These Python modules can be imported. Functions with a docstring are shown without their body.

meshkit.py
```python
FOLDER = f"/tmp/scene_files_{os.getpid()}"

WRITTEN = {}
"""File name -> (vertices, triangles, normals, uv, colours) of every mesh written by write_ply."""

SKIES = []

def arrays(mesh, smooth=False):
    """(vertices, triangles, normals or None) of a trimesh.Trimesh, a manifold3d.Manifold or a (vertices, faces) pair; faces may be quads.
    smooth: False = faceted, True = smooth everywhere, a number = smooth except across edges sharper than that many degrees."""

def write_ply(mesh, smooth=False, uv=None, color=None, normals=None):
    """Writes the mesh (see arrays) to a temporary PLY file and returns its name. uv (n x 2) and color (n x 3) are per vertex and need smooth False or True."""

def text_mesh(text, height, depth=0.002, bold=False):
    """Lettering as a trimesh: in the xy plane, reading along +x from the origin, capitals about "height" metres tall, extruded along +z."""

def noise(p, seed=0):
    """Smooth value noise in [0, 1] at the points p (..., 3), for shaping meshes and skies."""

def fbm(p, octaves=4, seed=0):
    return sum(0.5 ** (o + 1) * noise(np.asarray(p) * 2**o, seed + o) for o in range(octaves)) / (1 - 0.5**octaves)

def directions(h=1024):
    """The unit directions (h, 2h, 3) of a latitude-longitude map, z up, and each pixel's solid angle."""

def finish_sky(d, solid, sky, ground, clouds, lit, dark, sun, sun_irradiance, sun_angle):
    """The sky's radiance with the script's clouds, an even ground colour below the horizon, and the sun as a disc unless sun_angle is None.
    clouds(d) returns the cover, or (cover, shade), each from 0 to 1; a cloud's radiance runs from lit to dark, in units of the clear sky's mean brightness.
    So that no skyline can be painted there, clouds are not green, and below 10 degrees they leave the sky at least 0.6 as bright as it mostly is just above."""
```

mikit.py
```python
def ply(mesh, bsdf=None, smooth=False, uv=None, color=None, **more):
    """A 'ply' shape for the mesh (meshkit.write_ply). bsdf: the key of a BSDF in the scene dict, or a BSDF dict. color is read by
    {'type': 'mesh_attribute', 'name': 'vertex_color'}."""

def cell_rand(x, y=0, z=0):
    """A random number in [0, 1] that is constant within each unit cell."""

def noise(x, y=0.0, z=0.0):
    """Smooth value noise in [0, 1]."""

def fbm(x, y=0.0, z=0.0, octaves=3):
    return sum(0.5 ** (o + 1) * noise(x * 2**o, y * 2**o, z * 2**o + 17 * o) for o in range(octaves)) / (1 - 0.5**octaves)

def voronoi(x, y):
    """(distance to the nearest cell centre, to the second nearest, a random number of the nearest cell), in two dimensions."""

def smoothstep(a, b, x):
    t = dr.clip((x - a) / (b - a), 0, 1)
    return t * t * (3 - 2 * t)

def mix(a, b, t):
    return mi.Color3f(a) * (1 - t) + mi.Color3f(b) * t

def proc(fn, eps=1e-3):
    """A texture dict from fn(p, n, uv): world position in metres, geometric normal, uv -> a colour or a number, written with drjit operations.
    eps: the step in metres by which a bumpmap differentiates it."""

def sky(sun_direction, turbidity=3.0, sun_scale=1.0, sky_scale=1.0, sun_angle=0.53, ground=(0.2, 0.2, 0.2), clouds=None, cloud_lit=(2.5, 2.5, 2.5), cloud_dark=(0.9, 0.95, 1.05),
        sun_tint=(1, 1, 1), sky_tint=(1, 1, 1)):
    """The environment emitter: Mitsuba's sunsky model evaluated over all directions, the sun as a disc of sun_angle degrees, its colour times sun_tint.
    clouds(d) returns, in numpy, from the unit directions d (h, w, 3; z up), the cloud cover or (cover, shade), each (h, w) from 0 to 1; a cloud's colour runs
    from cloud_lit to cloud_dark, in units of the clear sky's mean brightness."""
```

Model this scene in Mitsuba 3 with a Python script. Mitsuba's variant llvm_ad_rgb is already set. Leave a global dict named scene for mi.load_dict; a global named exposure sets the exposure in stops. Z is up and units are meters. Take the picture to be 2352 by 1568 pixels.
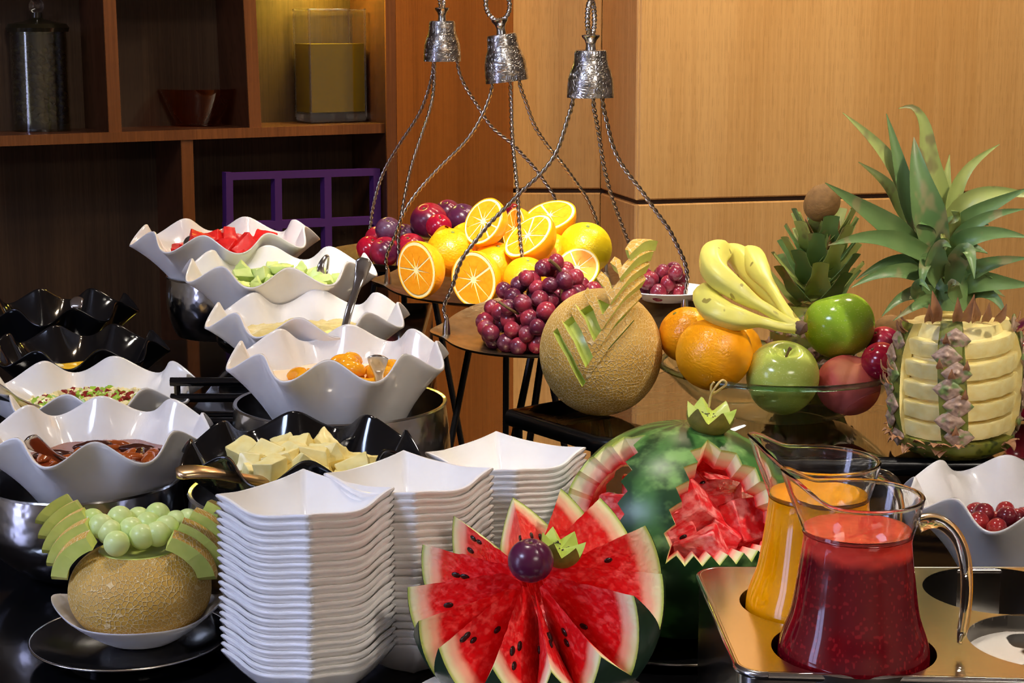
import math, random
import numpy as np, trimesh, drjit as dr, mitsuba as mi, mikit, meshkit, manifold3d as m3
from shapely.geometry import Polygon, Point, LineString, box as sbox
from shapely.ops import unary_union
from mikit import noise, fbm, voronoi, smoothstep, mix, cell_rand
random.seed(5)
RG = np.random.default_rng(11)
T4 = mi.ScalarTransform4f
scene, labels = {}, {}

# ------------------------------------------------------------------ camera, light, exposure
F, PITCH, EYE = 4000.0, math.radians(10.4), 1.5
CP, SP = math.cos(PITCH), math.sin(PITCH)
scene['camera'] = {'type': 'perspective', 'fov': 2 * math.degrees(math.atan(1176 / F)), 'fov_axis': 'x', 'near_clip': 0.05, 'far_clip': 50,
                   'to_world': T4().look_at(origin=[0, 0, EYE], target=[0, CP, EYE - SP], up=[0, 0, 1])}
exposure = 1.4
WARM = (1.0, 0.80, 0.56)
NEUT = (1.0, 0.90, 0.78)
COOL = (0.56, 0.68, 1.0)
# ceiling spotlights: x, y, z, radius, colour, strength, (aim x, y, z), length of the dark tube before the lamp
DOWNLIGHTS = [(1.05, 0.95, 2.75, 0.06, NEUT, 560.0, (0.12, 1.42, 1.0), 0.35),
              (1.10, 0.95, 2.75, 0.06, NEUT, 1150.0, (0.36, 2.08, 1.08), 0.35),
              (-0.05, 1.30, 2.75, 0.06, NEUT, 950.0, (0.05, 2.74, 1.12), 0.40),
              (-0.30, 1.75, 2.75, 0.11, NEUT, 34.0, (-0.35, 2.0, 1.0), 0.02),
              (0.95, 2.95, 2.75, 0.13, WARM, 52.0, (0.75, 3.7, 1.2), 0.02),
              (0.28, 3.05, 2.75, 0.10, WARM, 48.0, (0.15, 3.9, 1.2), 0.02)]
# added fill lights, unseen panels facing down: x, y, half size x, half size y, colour, strength
FILL_PANELS = [(-2.0, 0.1, 0.40, 0.40, COOL, 13.0), (1.5, -1.3, 0.55, 0.55, NEUT, 5.5)]
WINDOW = (2.6, (0.50, 0.56, 1.0))     # a narrow window at dusk in the left wall


def C(r, g, b):
    v = np.array([r, g, b]) / 255.0
    return [float(x) for x in np.where(v < 0.04045, v / 12.92, ((v + 0.055) / 1.055) ** 2.4)]


def CF(c):
    return mi.Color3f(*c)


# ------------------------------------------------------------------ pixels to points
def ray(u, v):
    t = (v - 784) / F
    return np.array([(u - 1176) / F, CP - t * SP, -(SP + t * CP)])


def P(u, v, Y):
    d = ray(u, v)
    return np.array([0, 0, EYE]) + d * (Y / d[1])


def PZ(u, v, z):
    d = ray(u, v)
    return np.array([0, 0, EYE]) + d * ((z - EYE) / d[2])


def ppm(Y, z=1.05):
    return F / (Y * CP + (EYE - z) * SP)


# ------------------------------------------------------------------ mesh helpers
def grid(p, cu=False, cv=False):
    """A mesh of a (m, n, 3) net of points; cu / cv: closed in the first / second direction."""
    p = np.asarray(p, float)
    m, n = p.shape[:2]
    i = np.arange(m if cu else m - 1)[:, None]
    j = np.arange(n if cv else n - 1)[None, :]
    a, b, c, d = i * n + j, ((i + 1) % m) * n + j, ((i + 1) % m) * n + (j + 1) % n, i * n + (j + 1) % n
    q = np.stack([a, b, c, d], -1).reshape(-1, 4)
    return trimesh.Trimesh(p.reshape(-1, 3), np.vstack([q[:, [0, 1, 2]], q[:, [0, 2, 3]]]), process=False)


def cat(*ms):
    return trimesh.util.concatenate([m for x in ms for m in (x if isinstance(x, (list, tuple)) else [x])])


def lathe(prof, n=64):
    """Surface of revolution of (r, z) points; counter-clockwise profile (outside, going up) faces out."""
    prof = np.asarray(prof, float)
    a = np.linspace(0, 2 * np.pi, n, endpoint=False)
    p = np.stack([prof[:, None, 0] * np.cos(a), prof[:, None, 0] * np.sin(a), np.repeat(prof[:, 1:2], n, 1)], -1)
    m = grid(p, cv=True)
    m.invert()
    m.merge_vertices()
    m.update_faces(m.nondegenerate_faces())
    return m


def spline(pts, n):
    """n points of a Catmull-Rom curve through pts."""
    p = np.asarray(pts, float)
    if len(p) == 2:
        return p[0] + (p[1] - p[0]) * np.linspace(0, 1, n)[:, None]
    d = np.r_[0, np.cumsum(np.linalg.norm(np.diff(p, axis=0), axis=1))]
    from scipy.interpolate import PchipInterpolator, CubicSpline
    return CubicSpline(d, p, bc_type='natural')(np.linspace(0, d[-1], n))


def frames(path, up=(0, 0, 1)):
    path = np.asarray(path, float)
    t = np.gradient(path, axis=0)
    t /= np.linalg.norm(t, axis=1, keepdims=True) + 1e-12
    a = np.cross(t[0], up)
    if np.linalg.norm(a) < 1e-3:
        a = np.cross(t[0], (1, 0.1, 0))
    out = []
    for k in range(len(path)):
        a = a - t[k] * (a @ t[k])
        a = a / (np.linalg.norm(a) + 1e-12)
        out.append(a)
    a = np.array(out)
    return t, a, np.cross(a, t)


def sweep(path, ra, rb=None, n=10, up=(0, 0, 1), power=1.0, twist=None):
    """A closed tube along the path with an elliptic section: half width ra along the side vector, rb along the other."""
    path = np.asarray(path, float)
    k = len(path)
    ra = np.broadcast_to(np.asarray(ra, float), (k,))
    rb = ra if rb is None else np.broadcast_to(np.asarray(rb, float), (k,))
    t, a, b = frames(path, up)
    ang = np.linspace(0, 2 * np.pi, n, endpoint=False)
    c, s = np.cos(ang), np.sin(ang)
    c, s = np.sign(c) * abs(c) ** power, np.sign(s) * abs(s) ** power
    p = path[:, None] + a[:, None] * (ra[:, None] * c)[..., None] + b[:, None] * (rb[:, None] * s)[..., None]
    p = np.concatenate([np.repeat(path[:1, None], n, 1), p, np.repeat(path[-1:, None], n, 1)])
    m = grid(p, cv=True)
    m.merge_vertices()
    m.update_faces(m.nondegenerate_faces())
    if m.volume < 0:
        m.invert()
    return m


def ball(rx, ry=None, rz=None, level=3):
    m = trimesh.creation.icosphere(subdivisions=level)
    m.vertices *= np.array([rx, ry or rx, rz or rx])
    return m


def rot(axis, deg):
    return trimesh.transformations.rotation_matrix(math.radians(deg), axis)[:3, :3]


def place(m, loc=(0, 0, 0), R=None, s=1.0):
    m = m.copy()
    v = m.vertices * s
    if R is not None:
        v = v @ np.asarray(R).T
    m.vertices = v + np.asarray(loc)
    return m


def mat4(loc, R=None, s=1.0):
    m = np.eye(4)
    m[:3, :3] = (np.eye(3) if R is None else R) * s
    m[:3, 3] = loc
    return T4(m)


def rbox(sx, sy, sz, r=0.004, seg=12):
    """A rounded box centred at the origin."""
    o = [m3.Manifold.sphere(r, seg).translate([x * (sx / 2 - r), y * (sy / 2 - r), z * (sz / 2 - r)]) for x in (-1, 1) for y in (-1, 1) for z in (-1, 1)]
    return tri(m3.Manifold.batch_hull(o))


def tri(man):
    q = man.to_mesh()
    return trimesh.Trimesh(np.array(q.vert_properties[:, :3], float), np.array(q.tri_verts), process=False)


def align(z, x=None):
    """Rotation whose columns are a frame with third axis z."""
    z = np.asarray(z, float) / np.linalg.norm(z)
    x = np.array([1, 0, 0.0]) if x is None else np.asarray(x, float)
    if abs(x @ z) > 0.98 * np.linalg.norm(x):
        x = np.array([0, 1.0, 0])
    x = x - z * (x @ z)
    x /= np.linalg.norm(x)
    return np.stack([x, np.cross(z, x), z], 1)


def prism(quad_front, back):
    """A board: a front polygon (points) extruded by the vector back."""
    q = np.asarray(quad_front, float)
    n = len(q)
    v = np.vstack([q, q + back])
    f = [[0, i, i + 1] for i in range(1, n - 1)] + [[n, n + i + 1, n + i] for i in range(1, n - 1)]
    for i in range(n):
        j = (i + 1) % n
        f += [[i, n + i, n + j], [i, n + j, j]]
    m = trimesh.Trimesh(v, f, process=False)
    if m.volume < 0:
        m.invert()
    return m


def chart_shell(poly, depth, fn, edge):
    """A piece of rind: the polygon (chart coordinates) given a depth, refined, bent by fn(xy, d). Returns (outer skin, the other faces) as meshes."""
    cs = m3.CrossSection([np.array(r.coords)[:-1] for r in ([poly.exterior] + list(poly.interiors))], m3.FillRule.EvenOdd)
    man = m3.Manifold.extrude(cs, depth).refine_to_length(edge)
    q = man.to_mesh()
    v, f = np.array(q.vert_properties[:, :3], float), np.array(q.tri_verts)
    top = (v[f][:, :, 2] > depth - 1e-6).all(1)
    w = fn(v[:, :2], depth - v[:, 2])
    m = trimesh.Trimesh(w, f, process=False)
    if m.volume < 0:
        f = f[:, ::-1]
    out = []
    for sel in (top, ~top):
        g = trimesh.Trimesh(w, f[sel], process=False)
        g.remove_unreferenced_vertices()
        out.append(g)
    return out


def wobble(m, amp, freq, seed=0):
    """Pushes the vertices along their normals by noise."""
    m = m.copy()
    n = meshkit.fbm(m.vertices * freq + seed * 7.3, 3, seed) - 0.5
    m.vertices = m.vertices + m.vertex_normals * (n * 2 * amp)[:, None]
    return m


# ------------------------------------------------------------------ scene entries
def key_for(name):
    if name not in scene and name not in labels and not any(k.startswith(name + '__') for k in scene):
        return name
    k = 1
    while True:
        c = f'{name}_{k:03d}'
        if c not in scene and c not in labels and not any(x.startswith(c + '__') for x in scene):
            return c
        k += 1


def thing(name, label, cat_, group=None):
    k = key_for(name)
    labels[k] = {'label': label, 'category': cat_}
    if group:
        labels[k]['group'] = group
    return k


def add(name, mesh, bsdf, parent=None, smooth=35, label=None, **more):
    """One entry. mesh: a mesh, or a ply dict to reuse."""
    if parent:
        base, k, i = f'{parent}__{name}', f'{parent}__{name}', 1
        while k in scene:
            k = f'{base}_{i:03d}'
            i += 1
    else:
        k = key_for(name)
    d = dict(mesh) if isinstance(mesh, dict) else mikit.ply(mesh, bsdf, smooth=smooth)
    if isinstance(mesh, dict) and bsdf:
        d['bsdf'] = {'type': 'ref', 'id': bsdf}
    d.update(more)
    scene[k] = d
    if label:
        labels.setdefault(k, {})['label'] = label
    return k


def solo(name, mesh, bsdf, label, cat_, group=None, smooth=35, **more):
    k = thing(name, label, cat_, group)
    d = dict(mesh) if isinstance(mesh, dict) else mikit.ply(mesh, bsdf, smooth=smooth)
    if isinstance(mesh, dict) and bsdf:
        d['bsdf'] = {'type': 'ref', 'id': bsdf}
    d.update(more)
    scene[k] = d
    return k


def struct(name, mesh, bsdf, label=None, smooth=False, **more):
    scene[name] = {**mikit.ply(mesh, bsdf, smooth=smooth), **more}
    labels[name] = {'kind': 'structure'}
    if label:
        labels[name]['label'] = label


ORD = ['topmost', 'second', 'third', 'fourth', 'fifth', 'sixth', 'seventh', 'eighth', 'ninth', 'tenth', 'eleventh', 'twelfth', 'thirteenth', 'fourteenth', 'fifteenth', 'sixteenth', 'seventeenth', 'eighteenth', 'nineteenth', 'twentieth', 'twenty-first', 'twenty-second', 'twenty-third']


# ------------------------------------------------------------------ materials
def pr(name, color, rough=0.5, metal=0.0, bump=None, **k):
    b = {'type': 'principled', 'base_color': color if isinstance(color, dict) else {'type': 'rgb', 'value': list(color)}, 'roughness': rough if isinstance(rough, dict) else float(rough), 'metallic': float(metal), **k}
    if bump is not None:
        fn, eps = bump
        b = {'type': 'bumpmap', 'arbitrary': {**mikit.proc(fn, eps)}, 'bsdf': b, 'scale': 1.0}
    scene[name] = b if 'spec_trans' in k else {'type': 'twosided', 'bsdf': b}
    return name


def wood(c1, c2, c3, sc=1.0, ring=9.0):
    """Vertical grain: broad soft bands, fine streaks and short fine pores."""
    def fn(p, n, uv):
        h = p.x * 0.8 + p.y * 0.6
        band = fbm(h * 5 * sc, p.z * 0.35 * sc, 3.0, 3)
        fig = fbm(h * ring * sc + 2.0 * band, p.z * 0.6 * sc, p.y * 4, 3)
        streak = fbm(h * 230 * sc, p.z * 3 * sc, 1.0, 3)
        pore = smoothstep(0.60, 0.85, noise(h * 900 * sc, p.z * 40 * sc, 8.0))
        c = mix(CF(c1), CF(c2), smoothstep(0.25, 0.75, 0.65 * fig + 0.35 * streak))
        return mix(c, CF(c3), 0.22 * pore)
    return mikit.proc(fn)
# ------------------------------------------------------------------ the room
pr('wood_light', wood(C(214, 170, 108), C(196, 148, 86), C(160, 112, 60)), 0.38, specular=0.4)
pr('wood_brown', wood(C(142, 80, 28), C(120, 64, 20), C(84, 42, 12)), 0.35)
pr('wood_lit_front', wood(C(124, 72, 32), C(98, 54, 22), C(74, 34, 14), 1.6), 0.30)  # lit copy of the bookcase wood, for the board fronts
pr('wood_shade', wood(C(70, 38, 20), C(54, 28, 14), C(34, 18, 8), 1.6), 0.3)  # shaded copy of the bookcase wood: unlit board sides painted darker
pr('wood_back', wood(C(64, 43, 24), C(47, 29, 15), C(28, 17, 9), 1.4), 0.6, specular=0.3)
pr('groove_dark', C(58, 36, 16), 0.7)
pr('floor_stone', C(70, 60, 52), 0.35)
pr('plaster', C(196, 184, 168), 0.9)
pr('black_gloss', C(10, 10, 12), 0.07, specular=0.6)
pr('black_metal', C(12, 12, 14), 0.22)
pr('purple_paint', C(66, 26, 88), 0.5)

def slab(x0, x1, y0, y1, z0, z1):
    m = trimesh.creation.box([x1 - x0, y1 - y0, z1 - z0])
    m.apply_translation([(x0 + x1) / 2, (y0 + y1) / 2, (z0 + z1) / 2])
    return m

struct('floor', slab(-3.4, 3.6, -3.2, 5.2, -0.05, 0), 'floor_stone')
struct('ceiling', slab(-3.4, 3.6, -3.2, 5.2, 2.8, 2.9), 'plaster')
struct('wall_rear', slab(-3.4, 3.6, -3.3, -3.2, 0, 2.8), 'plaster')
struct('wall_right', slab(3.6, 3.7, -3.2, 5.2, 0, 2.8), 'plaster')
struct('wall_left', cat([slab(-3.5, -3.4, -3.2, -0.3, 0, 2.8), slab(-3.5, -3.4, 0.6, 5.2, 0, 2.8), slab(-3.5, -3.4, -0.3, 0.6, 0, 0.8), slab(-3.5, -3.4, -0.3, 0.6, 2.3, 2.8)]), 'plaster')
wm = grid(np.array([[[-3.46, -0.3, 0.8], [-3.46, -0.3, 2.3]], [[-3.46, 0.6, 0.8], [-3.46, 0.6, 2.3]]]))
if wm.face_normals[0][0] < 0: wm.invert()
scene['window_1'] = {**mikit.ply(wm, 'plaster'), 'emitter': {'type': 'area', 'radiance': {'type': 'rgb', 'value': [WINDOW[0] * c for c in WINDOW[1]]}}}
labels['window_1'] = {'kind': 'structure'}
add('mullion', slab(-3.45, -3.41, 0.13, 0.17, 0.8, 2.3), 'plaster', 'window_1', False)
pr('lamp_metal', C(190, 190, 190), 0.3, 1.0)
for (x, y, hx, hy, col, power) in FILL_PANELS:  # panels put in only for their cool and warm fill
    k = thing('fill_panel', 'added square fill panel of cool light on the left, out of view' if x < 0 else 'added square fill panel of warm light behind the camera', 'lamp')
    pm = grid(np.array([[[x - hx, y - hy, 2.785], [x - hx, y + hy, 2.785]], [[x + hx, y - hy, 2.785], [x + hx, y + hy, 2.785]]]))
    if pm.face_normals[0][2] > 0: pm.invert()
    add('diffuser', pm, 'plaster', k, False, emitter={'type': 'area', 'radiance': {'type': 'rgb', 'value': [power * c for c in col]}})
    fr = [slab(x - hx - 0.03, x - hx, y - hy - 0.03, y + hy + 0.03, 2.77, 2.799), slab(x + hx, x + hx + 0.03, y - hy - 0.03, y + hy + 0.03, 2.77, 2.799),
          slab(x - hx, x + hx, y - hy - 0.03, y - hy, 2.77, 2.799), slab(x - hx, x + hx, y + hy, y + hy + 0.03, 2.77, 2.799)]
    add('frame', cat(fr), 'lamp_metal', k, False)

# ceiling spotlights, turned to the buffet
pr('tube_black', C(14, 14, 14), 0.8)
for (x, y, z, r, col, power, aim, tube) in DOWNLIGHTS:
    k = thing('ceiling_spotlight', 'round ceiling spotlight turned toward the buffet', 'lamp', 'ceiling spotlights')
    d = np.array(aim) - np.array([x, y, z])
    R = align(d)
    disc = place(lathe([(0, 0), (r, 0)], 32), (x, y, z), R)
    if disc.face_normals[0] @ d < 0:
        disc.invert()
    add('bulb_glass', disc, 'lamp_metal', k, False, emitter={'type': 'area', 'radiance': {'type': 'rgb', 'value': [power * c for c in col]}})
    can = place(lathe([(0, -0.10), (r * 0.75, -0.10), (r + 0.014, -0.02), (r + 0.014, tube), (r + 0.010, tube), (r + 0.010, -0.005), (0, -0.005)], 32), (x, y, z), R)
    add('housing', can, 'tube_black', k)

# ------------------------------------------------------------------ panelled wall behind, in plan A-B-C-D
GZ = 1.108
def plan(u, Y):
    return np.array([(u - 1176) / F * Y / (CP + 0.02), Y])
WA, WB, WC, WD = plan(1176, 4.10), plan(1380, 4.10), plan(1461, 3.83), plan(2700, 4.16)
def panel(a, b, z0, z1, th=0.012, ch=0.003):
    a, b = np.asarray(a), np.asarray(b)
    t = (b - a) / np.linalg.norm(b - a)
    n = np.array([t[1], -t[0]])           # toward the camera
    def pt(q, off, z):
        w = q + n * off
        return [w[0], w[1], z]
    f = [pt(a + t * ch, 0, z0 + ch), pt(b - t * ch, 0, z0 + ch), pt(b - t * ch, 0, z1 - ch), pt(a + t * ch, 0, z1 - ch)]
    e = [pt(a, -ch, z0), pt(b, -ch, z0), pt(b, -ch, z1), pt(a, -ch, z1)]
    g = [pt(a, -th, z0), pt(b, -th, z0), pt(b, -th, z1), pt(a, -th, z1)]
    v = np.array(f + e + g)
    F_ = [[0, 1, 2], [0, 2, 3]]
    for o in (0, 4):
        for i in range(4):
            j = (i + 1) % 4
            F_ += [[o + j, o + i, o + 4 + i], [o + j, o + 4 + i, o + 4 + j]]
    return trimesh.Trimesh(v, F_, process=False)
back = Polygon([WA, WB, WC, WD, (WD[0], 4.9), (WA[0], 4.9)]).buffer(-0.011, join_style=2)
core = trimesh.creation.extrude_polygon(back, 2.8, engine='earcut')
struct('wall_back', core, 'groove_dark', 'light wood panelled wall with a dark horizontal groove')
G = 0.005
t2 = (WC - WB) / np.linalg.norm(WC - WB); t3 = (WD - WC) / np.linalg.norm(WD - WC)
for a, b in ((WA, WB), (WB, WC - t2 * 0.004), (WC + t3 * 0.006, WD)):
    add('panel', panel(a, b, 0.0, GZ - G), 'wood_light', 'wall_back', False)
    add('panel', panel(a, b, GZ + G, 2.8), 'wood_light', 'wall_back', False)
struct('wall_far', slab(-3.4, 3.6, 5.1, 5.2, 0, 2.8), 'wood_back')

# ------------------------------------------------------------------ dark bookcase
BA, BB = plan(0, 3.10), plan(893, 3.50)
bt = (BB - BA) / np.linalg.norm(BB - BA)
bn = np.array([-bt[1], bt[0], 0])         # away from the camera
def Q(u, v, off=0.0):
    """The pixel on the bookcase's front plane moved back by off."""
    d = ray(u, v)
    o = np.array([BA[0], BA[1], EYE]) + bn * off
    e = np.array([0, 0, EYE])
    return e + d * (((o - e) @ bn) / (d @ bn))
def board(quad, off0, off1):
    return prism([Q(u, v, off0) for u, v in quad], bn * (off1 - off0))
BD = 0.15
def edged(name, quad, off0=0.0):
    k = add(name, board(quad, off0 + 0.004, BD), 'wood_shade', bc, False)
    scene[k + '__lit_front'] = mikit.ply(board(quad, off0, off0 + 0.004), 'wood_lit_front')  # thin strip added so the front keeps the lit wood colour
bc = thing('bookcase', 'dark brown wooden bookcase with open compartments behind the bowls', 'bookcase')
shelf_top = lambda u: 312 - (312 - 283) * u / 890.0
edged('shelf', [(-260, shelf_top(-260)), (889, shelf_top(889)), (889, shelf_top(889) + 22), (-260, shelf_top(-260) + 25)], 0)
zt = 2.25
def upto(u, v, off, z):
    p = Q(u, v, off); return p
edged('divider', [(233, -90), (262, -90), (280, 306), (251, 308)], 0.004)
edged('divider', [(555, -90), (583, -90), (601, 292), (574, 294)], 0.004)
edged('divider', [(416, 318), (443, 317), (468, 1150), (441, 1150)], 0.004)
edged('side_panel', [(884, -90), (907, -90), (918, 900), (895, 900)], -0.012)
edged('shelf', [(-260, -130), (889, -110), (889, -90), (-260, -105)], 0)
add('back_panel', board([(-420, -140), (1010, -140), (1010, 1250), (-420, 1250)], BD, BD + 0.02), 'wood_back', bc, False)
# angled brown end panel from the bookcase to the light wall
e0, e1 = Q(912, 300, 0.0), np.array([WA[0] + 0.003, WA[1] - 0.01, 0])
add('end_panel', prism([[e0[0], e0[1], 0], [e1[0], e1[1], 0], [e1[0], e1[1], 2.8], [e0[0], e0[1], 2.8]], [-0.02, 0.03, 0]), 'wood_brown', bc, False)

lt = thing('lattice_screen', 'purple square lattice screen in the lower compartment of the bookcase', 'screen')
LO = 0.014
def lbar(quad):
    add('bar', board(quad, LO, LO + 0.02), 'purple_paint', lt, False)
def lrow(v0, v1, th): lbar([(519, v0), (873, v1), (873, v1 + th), (519, v0 + th)])
lrow(398, 387, 16); lrow(512, 497, 18); lrow(628, 610, 18)
for u in (519, 631, 745, 858):
    lbar([(u, 396), (u + 16, 396), (u + 19, 640), (u + 3, 640)])

# things on the bookcase's shelf
scene['glass'] = {'type': 'dielectric', 'int_ior': 1.5, 'ext_ior': 1.0}
scene['amber_clear'] = {'type': 'thindielectric', 'int_ior': 1.5, 'specular_transmittance': {'type': 'rgb', 'value': [0.75, 0.36, 0.14]}}
scene['jar_clear'] = {'type': 'thindielectric', 'int_ior': 1.5, 'specular_transmittance': {'type': 'rgb', 'value': [0.72, 0.72, 0.5]}}
scene['thin_clear'] = {'type': 'thindielectric', 'int_ior': 1.5, 'specular_transmittance': {'type': 'rgb', 'value': [0.93, 0.96, 0.93]}}
pr('jar_lid', C(30, 26, 16), 0.12, specular=0.6)
pr('dark_beans', C(48, 36, 30), 0.4)
pr('oil_yellow', C(112, 86, 12), 0.08, specular=0.5)
ST = Q(450, shelf_top(450), 0)[2]        # height of the shelf's top
def on_shelf(u, off):
    p = Q(u, 250, off); return np.array([p[0], p[1], ST + 0.001])
o = on_shelf(95, 0.12); s = 1 / ppm(o[1], 1.55)
jar = thing('glass_jar', 'lidded cylindrical glass jar of dark beans on the left of the bookcase shelf', 'jar')
R0, HJ = 64 * s, 225 * s
add('glass', place(lathe([(0, 0), (R0, 0), (R0, HJ), (R0 * 0.94, HJ), (R0 * 0.94, 14 * s), (0, 14 * s)], 48), o), 'jar_clear', jar)
add('lid', place(lathe([(0, HJ - 6 * s), (R0 * 0.9, HJ - 6 * s), (R0 * 0.9, HJ), (R0 * 1.08, HJ), (R0 * 1.12, HJ + 9 * s), (R0 * 1.02, HJ + 18 * s), (R0 * 0.5, HJ + 24 * s), (12 * s, HJ + 32 * s), (11 * s, HJ + 44 * s), (0, HJ + 44 * s)], 48), o), 'jar_lid', jar)
add('knob', place(ball(17 * s), o + [0, 0, HJ + 58 * s]), 'glass', jar, True)
beans = []
for k in range(420):
    a, rr, zz = RG.uniform(0, 6.28), R0 * 0.83 * math.sqrt(RG.uniform(0.3, 1)), RG.uniform(22 * s, HJ * 0.86)
    beans.append(place(ball(7.5 * s, 7.5 * s, 10 * s, 1), o + [rr * math.cos(a), rr * math.sin(a), zz], rot(RG.normal(size=3), RG.uniform(0, 360))))
kk = add('beans', cat(beans), 'dark_beans', jar, True); labels[kk] = {'kind': 'stuff', 'label': 'dark beans filling the jar'}
o = on_shelf(455, 0.12); s = 1 / ppm(o[1], 1.55)
solo('glass_bowl', place(lathe([(0, 4 * s), (44 * s, 4 * s), (60 * s, 34 * s), (86 * s, 84 * s), (90 * s, 84 * s), (66 * s, 30 * s), (50 * s, 0), (0, 0)][::-1], 48), o), 'amber_clear', 'amber glass bowl in the middle compartment of the bookcase', 'bowl')
o = on_shelf(760, 0.10); s = 1 / ppm(o[1], 1.55)
vs = thing('glass_vase', 'square clear glass vase half filled with yellow liquid on the bookcase shelf', 'vase')
Rb = np.array([[bt[0], bn[0], 0], [bt[1], bn[1], 0], [0, 0, 1]])
def vbox(w, d, z0, z1):
    m = rbox(w, d, z1 - z0, 5 * s); return place(m, o + [0, 0, (z0 + z1) / 2], Rb)
ow, hh = 142 * s, 255 * s
wl = trimesh.creation.box([ow, ow * 0.6, hh]); wl.update_faces(wl.face_normals[:, 2] < 0.5)
add('glass', place(wl, o + [0, 0, hh / 2], Rb), 'thin_clear', vs, False)
for x, y in ((-1, -1), (1, -1), (1, 1), (-1, 1)):
    c_ = o + Rb @ np.array([x * (ow / 2 - 1 * s), y * (ow * 0.3 - 1 * s), 0])
    add('glass_edge', sweep([c_ + [0, 0, 10 * s], c_ + [0, 0, hh]], 2.6 * s, n=10), 'glass', vs)
add('glass_base', place(rbox(ow - 2 * s, ow * 0.6 - 2 * s, 20 * s, 4 * s), o + [0, 0, 11 * s], Rb), 'glass', vs)
add('glass_rim', sweep(np.array([o + Rb @ np.array([x * ow / 2, y * ow * 0.3, hh]) for x, y in ((-1, -1), (1, -1), (1, 1), (-1, 1), (-1, -1))]), 2.2 * s, n=8), 'glass', vs)
add('liquid', place(trimesh.creation.box([ow - 5 * s, ow * 0.6 - 5 * s, 155 * s]), o + [0, 0, 23 * s + 77.5 * s], Rb), 'oil_yellow', vs, False, label='yellow liquid')

# small lamp under the top board of the compartment with the vase
kl = thing('shelf_lamp', 'small round lamp under the top of the bookcase compartment with the vase', 'lamp')
lp = Q(735, -76, 0.070)
dk = place(lathe([(0, 0), (0.040, 0)], 24), lp)
if dk.face_normals[0][2] > 0: dk.invert()
add('bulb_glass', dk, 'plaster', kl, False, emitter={'type': 'area', 'radiance': {'type': 'rgb', 'value': [60.0, 48.0, 7.0]}})
add('housing', place(lathe([(0.040, 0), (0.044, 0), (0.044, 0.012), (0, 0.012)], 24), lp), 'lamp_metal', kl)

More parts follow.
